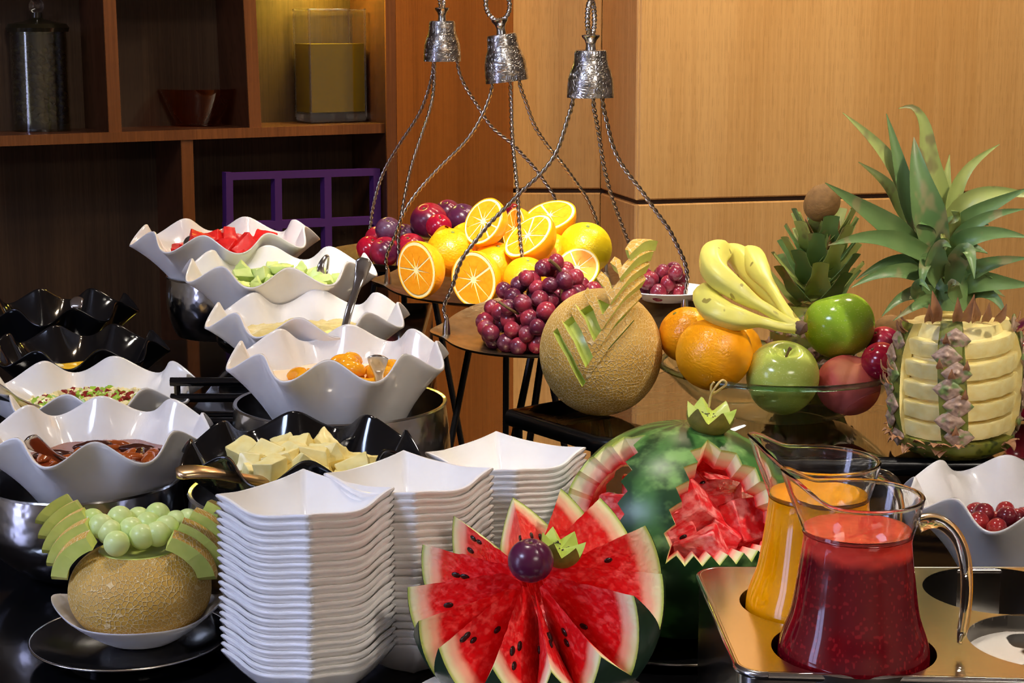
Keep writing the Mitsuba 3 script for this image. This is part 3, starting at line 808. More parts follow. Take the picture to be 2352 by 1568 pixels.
def tray(label, u, v, Y, half, bdepth, tips, tilt, bell, wires, name='hanging_tray', dish=0.028):
    """bell: (u, v of the rim's middle, height px, width px, lean degrees, ring angle). wires: polylines of pixels from the bell to a tip of the tray."""
    c = P(u, v, Y)
    a = half / ppm(Y, c[2])
    k = thing(name, label, 'tray')
    th = np.linspace(0, 2 * np.pi, 120, endpoint=False)
    bump = np.ones(120)
    for q in tips:
        d = (th - q + np.pi) % (2 * np.pi) - np.pi
        bump = bump + 0.10 * np.exp(-(d / 0.16) ** 2) - 0.02 * np.exp(-(d / 0.45) ** 2)
    def rim(s, dz):
        x, y = a * bump ** (s ** 3) * s * np.cos(th), bdepth * bump ** (s ** 3) * s * np.sin(th)
        return np.stack([x, y, tilt[0] * x + tilt[1] * y + dish * (s ** 2.2 - 1) + dz], -1)
    rows = [np.zeros((120, 3)) + [0, 0, -dish - 0.003]] + [rim(s, -0.003) for s in (0.2, 0.4, 0.6, 0.8, 0.93, 1.0)] + [rim(1.006, 0.0)] + [rim(s, 0.0) for s in (0.98, 0.9, 0.75, 0.55, 0.35, 0.15)] + [np.zeros((120, 3)) + [0, 0, -dish]]
    m = grid(np.array(rows), cv=True); m.invert(); m.merge_vertices(); m.update_faces(m.nondegenerate_faces())
    if m.volume < 0: m.invert()
    add('dish', place(m, c), 'tray_metal', k, 50)
    foot = lathe([(0.060, -0.030), (0.030, 0.0), (0.0, 0.0), (0.0, -0.004), (0.026, -0.004), (0.056, -0.034)][::-1], 40)
    foot = lathe([(0.0, -0.032), (0.022, -0.032), (0.055, -0.004), (0.052, 0.0), (0.0, 0.0)], 40)
    add('foot', place(foot, c - [0, 0, dish - 0.001]), 'black_metal', k)
    # bell
    bu, bv, bh, bw, lean, ring_deg = bell
    Yb = Y - 0.02
    s = 1 / ppm(Yb, 1.4)
    o = P(bu, bv, Yb)
    Rb_ = rot([0, 1, 0], lean)
    w, h = bw * s / 2, bh * s
    prof = [(0, h * 0.05), (w * 0.93, h * 0.02), (w * 1.0, 0), (w * 1.0, h * 0.03), (w * 0.985, h * 0.20), (w * 0.95, h * 0.40), (w * 0.86, h * 0.56), (w * 0.75, h * 0.68), (w * 0.71, h * 0.80), (w * 0.70, h * 0.92), (w * 0.66, h * 0.985), (w * 0.56, h * 1.0), (0, h * 1.0)]
    add('bell', place(lathe(prof, 64), o, Rb_), 'silver_engraved', k, 40)
    fin = [(0, h * 0.98), (w * 0.24, h * 0.98), (w * 0.21, h * 1.06), (w * 0.20, h * 1.12), (w * 0.26, h * 1.20), (w * 0.38, h * 1.27), (w * 0.39, h * 1.31), (w * 0.30, h * 1.32), (0, h * 1.28)]
    add('finial', place(lathe(fin, 40), o, Rb_), 'silver', k, 40)
    q = np.linspace(0, 2 * np.pi, 100, endpoint=True)
    rr = w * 0.60
    ringp = np.stack([rr * np.sin(q) * 0.92, 0 * q, h * 1.30 + rr * 1.22 * (1 - np.cos(q)) - 0.001], -1)
    ra = w * 0.105 * (1 + 0.16 * np.sign(np.sin(q * 26)))
    add('ring', place(sweep(ringp, ra, n=9, up=(0, 1, 0)), o, Rb_ @ rot([0, 0, 1], ring_deg)), 'silver', k, 60)
    ferr = lathe([(0, 0), (0.0062, 0), (0.0056, 0.010), (0.0034, 0.022), (0.0028, 0.026), (0, 0.026)], 24)
    for wp, tip in wires:
        q = tips[tip]
        i = int(round(q / (2 * np.pi) * 120)) % 120
        e = c + rim(0.90, 0.001)[i]
        n = len(wp)
        pix = np.array(wp, float)
        L = np.r_[0, np.cumsum(np.linalg.norm(np.diff(pix, axis=0), axis=1))]; L /= L[-1]
        y1 = e[1]
        pp = [P(x, y, Yb + (y1 - Yb) * l) for (x, y), l in zip(pix, L)]
        pp = [o + (pp[0] - o) * 0.99 + [0, 0, 0.012]] + pp
        if np.linalg.norm(pp[-1] - e) > 0.03: pp.append(e + [0, 0, 0.018])
        pp.append(e + [0, 0, 0.010])
        add('wire', twisted(spline(pp, 240)), 'silver_wire', k, 60)
        add('ferrule', place(ferr, e + [0, 0, -0.003]), 'silver', k)
    return k, c, a, lambda x, y: c[2] - dish + dish * min(1.0, math.hypot((x - c[0]) / a, (y - c[1]) / bdepth)) ** 2.2 + tilt[0] * (x - c[0]) + tilt[1] * (y - c[1])

PI = math.pi
T1 = tray('hammered metal tray of plums hung on twisted wires from the leftmost silver bell', 925, 580, 3.06, 180, 0.11, [PI * 1.5, PI * 0.66, PI * 0.10], (0.0, 0.06), (1016, 141, 92, 86, 0, 80),
          [([(995, 154), (986, 200), (963, 261), (931, 311), (906, 350), (884, 389), (870, 425), (857, 475), (850, 525)], 1),
           ([(998, 143), (991, 236), (973, 296), (956, 346), (941, 396), (931, 443), (924, 482), (915, 550)], 0),
           ([(1051, 143), (1066, 193), (1099, 246), (1134, 296), (1170, 325), (1206, 361), (1234, 393), (1259, 429), (1275, 457)], 2)])
T2 = tray('hammered metal tray of oranges hung on twisted wires from the middle silver bell', 1165, 642, 2.78, 288, 0.16, [PI, PI * 1.53, PI * 0.18], (0.0, 0.10), (1165, 187, 108, 99, -7, 8),
          [([(1131, 193), (1120, 236), (1099, 282), (1066, 329), (1034, 361), (995, 400), (963, 436), (938, 471), (920, 507), (904, 550), (887, 605)], 0),
           ([(1172, 189), (1174, 250), (1177, 321), (1184, 393), (1191, 482), (1195, 550), (1200, 640)], 1),
           ([(1193, 184), (1206, 229), (1227, 286), (1256, 332), (1288, 371), (1320, 414), (1349, 457), (1370, 507), (1379, 536)], 2)])
T3 = tray('hammered metal tray of grapes hung on twisted wires from the rightmost silver bell', 1300, 732, 2.45, 288, 0.145, [PI, PI * 0.30, PI * 0.02], (0.09, 0.16), (1356, 224, 108, 108, 0, 72),
          [([(1316, 227), (1302, 279), (1281, 343), (1245, 396), (1195, 443), (1159, 479), (1124, 514), (1095, 550), (1064, 591), (1045, 640), (1034, 671), (1020, 713)], 0),
           ([(1363, 227), (1372, 286), (1384, 364), (1406, 454), (1427, 514), (1441, 550), (1455, 600)], 1),
           ([(1384, 229), (1395, 286), (1409, 339), (1438, 393), (1474, 439), (1509, 489), (1538, 529), (1552, 557), (1578, 630)], 2)])
# stands under the trays, from the trays' feet down to the floor behind the table
def wire_stand(label, c, z, spread, legs):
    k = thing('wire_stand', label, 'stand')
    q = np.linspace(0, 2 * np.pi, 60)
    ring = np.stack([c[0] + 0.050 * np.cos(q), c[1] + 0.050 * np.sin(q), np.full(60, z)], -1)
    add('ring', sweep(ring, 0.005, n=10), 'black_metal', k)
    for a in legs:
        d = np.array([math.cos(a), math.sin(a), 0])
        top = np.array([c[0], c[1], z]) + d * 0.050
        add('leg', sweep(spline([top, top + d * spread * 0.25 - [0, 0, 0.25], top + d * spread + [0, 0, -z + 0.003]], 24), 0.0055, n=10), 'black_metal', k)
wire_stand('black wire stand under the tray of grapes', T3[1] + [0, 0.06, 0], T3[1][2] - 0.052, 0.22, (3.5, 2.2, 0.9, -0.6))
wire_stand('black wire stand under the tray of oranges', T2[1] + [0, 0.03, 0], T2[1][2] - 0.052, 0.20, (3.3, 1.6, 0.2))
wire_stand('black wire stand under the tray of plums', T1[1], T1[1][2] - 0.052, 0.18, (3.3, 1.6, 0.2))

# ------------------------------------------------------------------ fruit on the trays
def dimples(k):
    return lambda p, n, uv: 0.0006 * fbm(p.x * k, p.y * k, p.z * k, 2)
pr('orange_peel', mikit.proc(lambda p, n, uv: mix(CF(C(250, 176, 22)), CF(C(240, 146, 8)), fbm(p.x * 30, p.y * 30, p.z * 30, 3))), 0.30, specular=0.5, bump=(dimples(420), 4e-4))
pr('lemon_peel', mikit.proc(lambda p, n, uv: mix(CF(C(236, 206, 22)), CF(C(206, 184, 20)), fbm(p.x * 30, p.y * 30, p.z * 30, 3))), 0.30, specular=0.5, bump=(dimples(420), 4e-4))
pr('pith', C(250, 232, 170), 0.5)
pr('orange_pulp', mikit.proc(lambda p, n, uv: mix(CF(C(250, 172, 40)), CF(C(240, 142, 14)), fbm(p.x * 190, p.y * 190, p.z * 190, 3))), 0.38, specular=0.4)
pr('plum_skin', mikit.proc(lambda p, n, uv: mix(mix(CF(C(78, 22, 52)), CF(C(150, 20, 46)), smoothstep(0.42, 0.62, fbm(p.x * 16, p.y * 16, p.z * 16, 2))), CF(C(128, 92, 118)), 0.16 * smoothstep(0.45, 0.8, fbm(p.x * 60 + 5, p.y * 60, p.z * 60, 3)))), 0.24, specular=0.5)
pr('plum_dark', mikit.proc(lambda p, n, uv: mix(mix(CF(C(62, 28, 60)), CF(C(92, 30, 62)), fbm(p.x * 20, p.y * 20, p.z * 20, 2)), CF(C(126, 106, 132)), 0.35 * smoothstep(0.45, 0.8, fbm(p.x * 60 + 5, p.y * 60, p.z * 60, 3)))), 0.24, specular=0.5)
pr('plum_red', mikit.proc(lambda p, n, uv: mix(CF(C(176, 16, 40)), CF(C(118, 12, 44)), fbm(p.x * 24, p.y * 24, p.z * 24, 3))), 0.16, specular=0.6)
pr('grape_skin', mikit.proc(lambda p, n, uv: mix(mix(CF(C(132, 38, 52)), CF(C(72, 24, 44)), smoothstep(0.3, 0.7, fbm(p.x * 34, p.y * 34, p.z * 34, 2))), CF(C(158, 120, 134)), 0.34 * smoothstep(0.5, 0.85, fbm(p.x * 130, p.y * 130, p.z * 130, 3)))), 0.22, specular=0.55)
pr('grape_red', mikit.proc(lambda p, n, uv: mix(CF(C(160, 44, 44)), CF(C(96, 26, 36)), smoothstep(0.3, 0.7, fbm(p.x * 40, p.y * 40, p.z * 40, 2)))), 0.16, specular=0.6)
pr('stem_brown', C(96, 74, 40), 0.7)
pr('stem_green', C(104, 118, 50), 0.6)

_orange = {}
def orange_mesh(seed):
    m = ball(1, 1, 0.96, 4)
    v = m.vertices
    d = np.hypot(v[:, 0], v[:, 1])
    v = v * (1 + 0.03 * (meshkit.fbm(v * 1.7 + seed * 9, 2) - 0.5))[:, None]
    v[:, 2] -= np.where(v[:, 2] > 0, 0.10 * np.exp(-(d / 0.16) ** 2), 0)
    m.vertices = v
    return m
def orange(c, r, label, mat='orange_peel', group=None, up=(0.1, -0.3, 1), seed=0, cat_='orange'):
    k = thing('orange', label, cat_, group)
    R = align(up)
    add('peel', place(orange_mesh(seed), c, R, r), mat, k, True)
    add('stem_scar', place(ball(r * 0.07, r * 0.07, r * 0.03, 2), np.asarray(c) + R @ np.array([0, 0, 0.88 * r]), R), 'stem_green', k, True)
    return k
def orange_half(c, r, nrm, label, mat='orange_peel', nseg=10, spin=0.0, full=False):
    """The cut face's middle lies at c, facing nrm."""
    k = thing('orange_half', label, 'orange')
    R = align(nrm)
    a = np.linspace(-np.pi / 2, 0, 22)
    prof = [(0, -r)] + [(r * math.cos(q), r * 0.97 * math.sin(q)) for q in a[1:]] + [(r * 0.985, 0.0006), (r * 0.955, 0.0004), (r * 0.94, -0.001), (0, -0.001)]
    add('peel', place(lathe(prof, 72), c, R), mat, k, 40)
    add('pith', place(lathe([(0, -0.003), (r * 0.955, -0.003), (r * 0.955, 0.0), (r * 0.93, 0.0002), (0, 0.0002)], 72), c, R), 'pith', k, 40)
    gg = np.random.default_rng(int(abs(c[0]) * 1e5) % 9999)
    for i in range(nseg):
        a0, a1 = 2 * np.pi * i / nseg + gg.uniform(-0.07, 0.07) + spin, 2 * np.pi * (i + 1) / nseg + gg.uniform(-0.07, 0.07) + spin
        arc = [(0.86 * r * math.cos(q), 0.86 * r * math.sin(q)) for q in np.linspace(a0, a1, 9)]
        am = (a0 + a1) / 2
        pl = Polygon([(0.09 * r * math.cos(am), 0.09 * r * math.sin(am))] + arc).buffer(-0.014 * r).buffer(0.008 * r, quad_segs=3)
        if pl.is_empty or pl.geom_type != 'Polygon': continue
        m = trimesh.creation.extrude_polygon(pl.simplify(0.004 * r), 0.0016, engine='earcut')
        add('segment', place(m, np.asarray(c) + R @ np.array([0, 0, -0.0004]), R), 'orange_pulp', k, False)
    return k

OY = 2.68
def pxr(px, Y, z=1.12): return px / ppm(Y, z)
orange_half(P(957, 620, 2.64), pxr(67, 2.64), (-0.72, -0.69, -0.02), 'cut orange half at the left front of the orange tray, facing left')
orange_half(P(1088, 642, 2.63), pxr(66, 2.63), (-0.60, -0.80, -0.02), 'cut orange half at the front middle of the orange tray behind the wire')
orange_half(P(1110, 508, 2.72), pxr(58, 2.72), (-0.62, -0.62, 0.45), 'cut orange half on top of the orange pile, under the crossing wire')
orange_half(P(1213, 541, 2.68), pxr(66, 2.68), (-0.55, -0.42, 0.72), 'cut orange half lying face up in the middle of the orange pile')
orange_half(P(1262, 495, 2.80), pxr(62, 2.80), (-0.25, -0.42, 0.87), 'cut orange half topmost at the back right of the orange pile')
orange_half(P(1326, 616, 2.62), pxr(52, 2.62), (-0.25, -0.80, 0.52), 'cut yellow orange half at the right of the orange tray above the grapes', 'lemon_peel')
orange_half(P(1180, 525, 2.82), pxr(50, 2.82), (-0.85, -0.45, 0.2), 'cut orange half behind the middle wire of the orange tray')
for (u, v, Y, px, lab, mat) in (
        (1036, 580, 2.74, 58, 'whole orange between the two front orange halves', 'orange_peel'),
        (1140, 612, 2.72, 58, 'whole orange right behind the front middle half', 'orange_peel'),
        (1208, 640, 2.62, 52, 'whole orange at the front of the tray above the grapes', 'orange_peel'),
        (1344, 570, 2.74, 62, 'whole yellow-green orange at the right end of the pile', 'lemon_peel'),
        (1262, 590, 2.76, 58, 'whole orange under the topmost halves at the right', 'orange_peel'),
        (1078, 560, 2.84, 52, 'whole orange at the back under the highest half', 'orange_peel')):
    orange(P(u, v, Y), pxr(px, Y), lab, mat, seed=u)
# a quarter of an orange with its tip up
def orange_quarter(c, r, R, label):
    k = thing('orange_quarter', label, 'orange')
    a = np.linspace(-0.72, 0.72, 16); b = np.linspace(-1.45, 1.45, 22)
    outer = np.array([[[r * math.cos(t) * math.cos(q), r * math.sin(t) * math.cos(q), r * math.sin(q)] for t in a] for q in b])
    inner = outer * 0.93
    shell = [outer, inner]
    m = cat(grid(outer), grid(inner[::-1]), grid(np.stack([outer[:, 0], inner[:, 0]])), grid(np.stack([inner[:, -1], outer[:, -1]])))
    add('peel', place(m, c, R), 'orange_peel', k, 40)
    core_ = np.stack([inner[:, 0], inner[:, 0] * [0.0, 0.0, 1], inner[:, -1]])
    add('flesh', place(cat(grid(core_[:2]), grid(core_[1:])), c, R), 'orange_pulp', k, False)
orange_quarter(P(1006, 575, 2.78), pxr(60, 2.78), align((0.35, 0.1, 1), (0.3, 1, 0)), 'orange quarter with a pointed tip beside the plums')

def plum(c, r, label, mat, group=None, up=(0.2, -0.4, 1), cat_='plum'):
    k = thing('plum', label, cat_, group)
    m = ball(1, 1, 0.95, 4)
    v = m.vertices
    d = np.hypot(v[:, 0], v[:, 1]); az = np.arctan2(v[:, 1], v[:, 0])
    v = v * (1 - 0.035 * np.exp(-(az / 0.14) ** 2) * np.clip(d * 1.5, 0, 1))[:, None]
    v[:, 2] -= np.where(v[:, 2] > 0, 0.13 * np.exp(-(d / 0.2) ** 2), 0)
    m.vertices = v
    R = align(up, (0.6, -0.7, 0.2))
    add('skin', place(m, c, R, r), mat, k, True)
    add('stem_scar', place(ball(r * 0.08, r * 0.08, r * 0.05, 2), np.asarray(c) + R @ np.array([0, 0, 0.85 * r]), R), 'stem_brown', k, True)
    return k
for (u, v, Y, px, lab, mat) in (
        (892, 527, 3.00, 30, 'dark purple plum on top at the left of the plum tray, behind the wires', 'plum_dark'),
        (985, 507, 3.06, 43, 'large purple-red plum on top of the plum pile', 'plum_skin'),
        (1028, 487, 3.12, 30, 'red plum highest at the back of the plum pile', 'plum_skin'),
        (1062, 502, 3.06, 36, 'dusty dark plum at the right top of the plum pile', 'plum_dark'),
        (1008, 520, 3.00, 30, 'bright red plum behind the orange quarter', 'plum_red'),
        (868, 548, 3.05, 30, 'reddish plum at the left back of the plum tray', 'plum_skin'),
        (850, 572, 3.00, 32, 'magenta plum at the left edge of the plum tray', 'plum_red'),
        (884, 578, 2.97, 36, 'purple plum at the front left of the plum tray', 'plum_skin'),
        (942, 572, 3.00, 38, 'purple plum low between the two left wires', 'plum_skin'),
        (928, 545, 3.08, 32, 'dark plum behind the left wires of the plum tray', 'plum_dark'),
        (1176, 492, 3.10, 26, 'pinkish plum behind the orange halves', 'plum_red')):
    plum(P(u, v, Y), pxr(px, Y), lab, mat, up=(0.3 * math.sin(u), -0.5, 0.9))

# grapes
GR = 0.0122
gply = mikit.ply(ball(1, 1, 1.08, 3), None, smooth=True)
def bunch(label, centres, mat, seed, stems=True, name='grape_bunch'):
    k = thing(name, label, 'grapes')
    gg = np.random.default_rng(seed)
    for x, y, z, r in centres:
        add('grape', gply, mat, k, to_world=mat4((x, y, z), rrot(gg), r))
    return k
gc = P(1228, 730, 2.42)
def fit(gg):
    a, q = gg.uniform(0, 6.283), math.sqrt(gg.uniform(0, 1))
    return gc[0] + 0.090 * q * math.cos(a) + 0.010, gc[1] + 0.075 * q * math.sin(a)
def gtop(x, y):
    q = math.hypot((x - gc[0] - 0.022) / 0.105, (y - gc[1] - 0.01) / 0.095)
    return gc[2] + 0.098 * (1 - q ** 1.6) - 0.005
pl = pile(130, fit, (GR * 0.88, GR * 1.08), T3[3], gtop, 5000, seed=3, tight=0.9)
kb = bunch('large bunch of dusky red grapes left of the carved melon', pl, 'grape_skin', 4)
st = [P(1262, 597, 2.40), P(1285, 618, 2.41), P(1292, 640, 2.42), P(1290, 690, 2.43)]
add('stem', sweep(spline(st, 16), 0.0026, n=8), 'stem_brown', kb)
add('stem', sweep(spline([P(1145, 692, 2.36), P(1165, 706, 2.36), P(1190, 720, 2.38)], 12), 0.0020, n=8), 'stem_brown', kb)
sc = P(1532, 742, 2.50)
scz = T3[3](sc[0], sc[1]) + 0.004
solo('saucer', place(lathe([(0, 0), (0.035, 0), (0.062, 0.014), (0.064, 0.016), (0.062, 0.017), (0.034, 0.004), (0, 0.004)], 56), (sc[0], sc[1], scz)), 'white_china', 'white saucer with a few grapes behind the carved melon', 'saucer')
def fit2(gg):
    a, q = gg.uniform(0, 6.283), math.sqrt(gg.uniform(0, 1)) * 0.036
    return sc[0] - 0.012 + q * math.cos(a), sc[1] - 0.01 + q * math.sin(a)
pl2 = pile(16, fit2, (GR * 0.85, GR), lambda x, y: scz + 0.005, lambda x, y: scz + 0.052, 800, seed=6)
bunch('small bunch of red grapes on the white saucer behind the carved melon', pl2, 'grape_skin', 5)
# loose grapes in the white bowl on the right
k_, b_, rin_, R_ = B['grape']
def fit3(gg):
    a, q = gg.uniform(0, 6.283), math.sqrt(gg.uniform(0, 1)) * 0.070
    return b_[0] - 0.008 + q * math.cos(a), b_[1] + q * math.sin(a)
def wall3(x, y):
    a, q = math.atan2(y - b_[1], x - b_[0]), math.hypot(x - b_[0], y - b_[1]) + 0.012
    zs = np.linspace(0.004, 0.07, 24)
    rr = np.array([rin_(a, z) for z in zs])
    return b_[2] + max(0.006, float(np.interp(q, rr, zs)))
pl3 = pile(80, fit3, (0.0098, 0.0112), wall3, lambda x, y: b_[2] + 0.080 + 0.1 * (0.062 - math.hypot(x - b_[0], y - b_[1])), 3500, seed=9)
gg = np.random.default_rng(12)
for x, y, z, r in pl3:
    solo('grape', gply, 'grape_red', 'loose red grape in the white wavy bowl behind the steel stand, ' + where(x, y, z, b_, 0.062, b_[2] + 0.03), 'grape', 'loose grapes in the right white bowl', to_world=mat4((x, y, z), rrot(gg), r))
# ------------------------------------------------------------------ black glass stand and the fruit on it
SZ = 1.0
scene['smoked_glass'] = {'type': 'thindielectric', 'int_ior': 1.5, 'specular_transmittance': {'type': 'rgb', 'value': [0.08, 0.07, 0.06]}}
scene['green_glass'] = {'type': 'thindielectric', 'int_ior': 1.5, 'specular_transmittance': {'type': 'rgb', 'value': [0.86, 0.94, 0.92]}}
scene['green_rim'] = {'type': 'dielectric', 'int_ior': 1.5, 'specular_transmittance': {'type': 'rgb', 'value': [0.60, 0.76, 0.72]}}
gs = thing('glass_stand', 'low black metal stand with a smoked glass top under the melon and fruit bowl', 'stand')
sp = [(-0.004, 2.235), (0.105, 2.085), (0.30, 1.985), (0.92, 1.955), (0.92, 2.60), (0.30, 2.60), (0.11, 2.33)]
spoly = Polygon(sp)
loop = np.array([[x, y, SZ - 0.012] for x, y in sp + sp[:1]])
dense = np.concatenate([loop[i] + (loop[i + 1] - loop[i]) * np.linspace(0, 1, 12, endpoint=False)[:, None] for i in range(len(sp))] + [loop[-1:]])
add('frame', sweep(dense, 0.007, 0.011, n=12), 'black_metal', gs, 50)
tp = trimesh.creation.extrude_polygon(spoly.buffer(-0.003), 0.004, engine='earcut'); tp.apply_translation([0, 0, SZ - 0.005])
add('glass_top', tp, 'smoked_glass', gs, False)
for x, y in ((0.008, 2.225), (0.105, 2.09), (0.415, 1.985), (0.90, 1.965)):
    add('leg', sweep([[x, y, SZ - 0.012], [x, y, TZ + 0.001]], 0.006, n=10), 'black_metal', gs)
for x, y in ((0.90, 2.58), (0.32, 2.58), (0.115, 2.345)):
    add('leg', sweep([[x, y, SZ - 0.012], [x, y, 0.002]], 0.006, n=10), 'black_metal', gs)
add('crossbar', sweep([[0.06, 2.20, SZ - 0.012], [0.60, 2.58, SZ - 0.012]], 0.005, n=8), 'black_metal', gs)
add('crossbar', sweep([[0.10, 2.40, SZ - 0.012], [0.80, 2.20, SZ - 0.012]], 0.005, n=8), 'black_metal', gs)

# --- carved melons
def net_skin(c, R, k=26.0, base=(C(210, 168, 76), C(184, 140, 52)), net=C(228, 202, 146)):
    ax = [CF(x) for x in base] + [CF(net)]
    cx, cy, cz = [float(q) for q in c]
    def cells(p):
        dx, dy, dz = p.x - cx, p.y - cy, p.z - cz
        L = dr.sqrt(dx * dx + dy * dy + dz * dz)
        th = dr.atan2(dx, -dy) * dr.maximum(0.35, dr.sqrt(dr.maximum(0.0, 1 - dr.square(dz / L))))
        ph = dr.asin(dr.clip(dz / L, -1, 1))
        w = 0.35 * fbm(p.x * 120, p.y * 120, p.z * 120, 2)
        a, b, r = voronoi(th * k + w, ph * k + w)
        return b - a
    def col(p, n, uv):
        e = cells(p)
        g = mix(ax[0], ax[1], fbm(p.x * 26, p.y * 26, p.z * 26, 3))
        return mix(ax[2], g, smoothstep(0.02, 0.20, e))
    def bump(p, n, uv):
        return 0.0012 * (1 - smoothstep(0.0, 0.22, cells(p)))
    return col, bump
def melon_mats(name, c, k=26.0, **kw):
    col, bump = net_skin(c, 0, k, **kw)
    return pr(name, mikit.proc(col), 0.55, bump=(bump, 4e-4))
pr('melon_flesh', mikit.proc(lambda p, n, uv: mix(CF(C(182, 196, 84)), CF(C(206, 212, 116)), fbm(p.x * 90, p.y * 90, p.z * 90, 3))), 0.3, specular=0.5)

mc = P(1380, 808, 2.20)
mr = 141 / ppm(2.20, mc[2])
mh = mc[2] - SZ - 0.0005
melon_mats('melon_skin_right', mc, 17.0)
n0 = np.array([-0.12, -0.985, 0.10]); n0 /= np.linalg.norm(n0)
ey_ = np.array([0, 0, 1.0]) - n0 * n0[2]; ey_ /= np.linalg.norm(ey_)
ex_ = np.cross(ey_, n0)
MF = np.stack([ex_, ey_, n0], 1)
if ex_[0] < 0: MF[:, 0] *= -1
def melon_fn(c, a, b, Fm):
    def fn(xy, d):
        ph = np.hypot(xy[:, 0], xy[:, 1]); th = np.arctan2(xy[:, 1], xy[:, 0])
        u = np.stack([np.sin(ph) * np.cos(th), np.sin(ph) * np.sin(th), np.cos(ph)], 1) @ Fm.T
        # an upright melon, a little narrower toward the top
        s = np.stack([np.full(len(u), a), np.full(len(u), a), np.full(len(u), b)], 1)
        return c + u * (s - d[:, None])
    return fn
fnR = melon_fn(mc, mr, mh, MF)
apex = np.array([-0.24, -0.50])
dl, drr = np.array([-0.56, 0.83]), np.array([0.62, 0.78])
def vee(off, l1, l2, ax=apex):
    """The V line moved inward by off, arms l1 (left) and l2 (right)."""
    mid = (dl + drr); mid /= np.linalg.norm(mid)
    half = math.acos(dl @ mid)
    a = ax + mid * off / math.sin(half)
    return a + dl * l1, a, a + drr * l2
def leafside(p, a, bulge):
    q = (p + a) / 2; d = a - p; nrm = np.array([d[1], -d[0]]); nrm /= np.linalg.norm(nrm)
    return q + nrm * bulge
W_ = 0.158
NS = 6
carved = thing('carved_melon', 'netted melon carved with a green leaf of sliding slices on the glass stand', 'melon')
l0, a0_, r0_ = vee(0, 1.08, 1.44)
hole = Polygon([l0, leafside(l0, a0_, -0.05), a0_, leafside(a0_, r0_, -0.05), r0_, (l0 + r0_) / 2 + np.array([0.1, 0.50])])
outer = Polygon([(2.95 * math.cos(q), 2.95 * math.sin(q)) for q in np.linspace(0, 2 * np.pi, 80, endpoint=False)])
sk, fl = chart_shell(outer.difference(hole), 0.012, fnR, 0.05)
add('rind', sk, 'melon_skin_right', carved, True)
add('rind_edge', fl, 'melon_flesh', carved, 50)
add('flesh', place(ball(1, 1, 1, 4), mc, None, 1).apply_transform(np.eye(4)) if False else place(trimesh.Trimesh(ball(1, 1, 1, 4).vertices * [mr - 0.011, mr - 0.011, mh - 0.011], ball(1, 1, 1, 4).faces, process=False), mc), 'melon_flesh', carved, True)
slide = MF[:, 0] * 0.62 + MF[:, 1] * 0.78
for k in range(NS):
    o0, o1 = k * W_ + 0.012, (k + 1) * W_ - 0.006
    e = 1.0 - 0.15 * k
    pl0 = vee(o0, 1.06 * e, 1.44 - 0.09 * k)
    pl1 = vee(o1, 0.98 * e - 0.08, 1.36 - 0.09 * k)
    if k < NS - 1:
        poly_ = Polygon([pl0[0], leafside(pl0[0], pl0[1], -0.05), pl0[1], leafside(pl0[1], pl0[2], -0.05), pl0[2], pl1[2] + drr * 0.02, leafside(pl1[1], pl1[2], -0.05), pl1[1], leafside(pl1[0], pl1[1], -0.05), pl1[0] + dl * 0.02])
    else:
        top_ = pl0[1] + (dl + drr) * 0.62
        poly_ = Polygon([pl0[0] * 0.75 + pl0[1] * 0.25, leafside(pl0[0], pl0[1], -0.04), pl0[1], leafside(pl0[1], pl0[2], -0.06), pl0[2], top_])
    poly_ = poly_.buffer(0)
    if poly_.geom_type != 'Polygon': poly_ = max(poly_.geoms, key=lambda q: q.area)
    sk, fl = chart_shell(poly_, 0.013, fnR, 0.04)
    sh = slide * (0.0150 * (k + 0.5)) + MF[:, 2] * (0.0026 * (k + 1))
    kk = add('slice', place(fl, sh), 'melon_flesh', carved, 40)
    scene[kk + '__rind'] = mikit.ply(place(sk, sh), 'melon_skin_right', smooth=True)

# --- left melon on its dish and plate
pc = np.array([(300 - 1176) / F * 1.60 / 0.9528, 1.60])
pl_ = thing('plate', 'round black plate with a silver rim under the carved melon at the left', 'plate')
add('body', place(lathe([(0, 0), (0.055, 0), (0.058, 0.006), (0.088, 0.015), (0.0945, 0.0175), (0.0935, 0.0185), (0.086, 0.0168), (0.056, 0.0085), (0, 0.008)], 96), (pc[0], pc[1], TZ + 0.0005)), 'black_china', pl_, 40)
q = np.linspace(0, 2 * np.pi, 120)
add('rim', sweep(np.stack([pc[0] + 0.0942 * np.cos(q), pc[1] + 0.0942 * np.sin(q), np.full(120, TZ + 0.0185)], -1), 0.0012, n=8), 'silver', pl_, 60)
lc = P(322, 1352, 1.605)
lr = 162 / ppm(1.605, lc[2]); lh = lc[2] - 0.9185
melon_mats('melon_skin_left', lc, 15.0)
n = 90
th = np.linspace(0, 2 * np.pi, n, endpoint=False)
bw_, bd_ = 0.0765, 0.066
def brow(s, t):
    tip = 1 + 0.10 * np.cos(th) ** 8
    z = 0.030 * (max(s - 0.30, 0) / 0.70) ** 1.4 * (1 + 0.55 * np.cos(th) ** 6) 
    return np.stack([bw_ * tip ** s * s * np.cos(th), bd_ * s * np.sin(th), z + t], -1)
rows = [np.zeros((n, 3))] + [brow(s, 0) for s in (0.25, 0.32, 0.45, 0.6, 0.75, 0.88, 1.0)] + [brow(1.0, 0.002)] + [brow(s, 0.003) for s in (0.97, 0.85, 0.7, 0.5, 0.3)] + [np.zeros((n, 3)) + [0, 0, 0.003]]
m = grid(np.array(rows), cv=True); m.invert(); m.merge_vertices(); m.update_faces(m.nondegenerate_faces())
if m.volume < 0: m.invert()
solo('leaf_dish', place(m, (lc[0], lc[1], TZ + 0.0100), rot([0, 0, 1], 5)), 'dish_china', 'white boat-shaped dish on the black plate under the carved melon', 'dish', smooth=50)
lm = thing('carved_melon', 'netted melon carved with fanned wing slices, on the black plate at the left', 'melon')
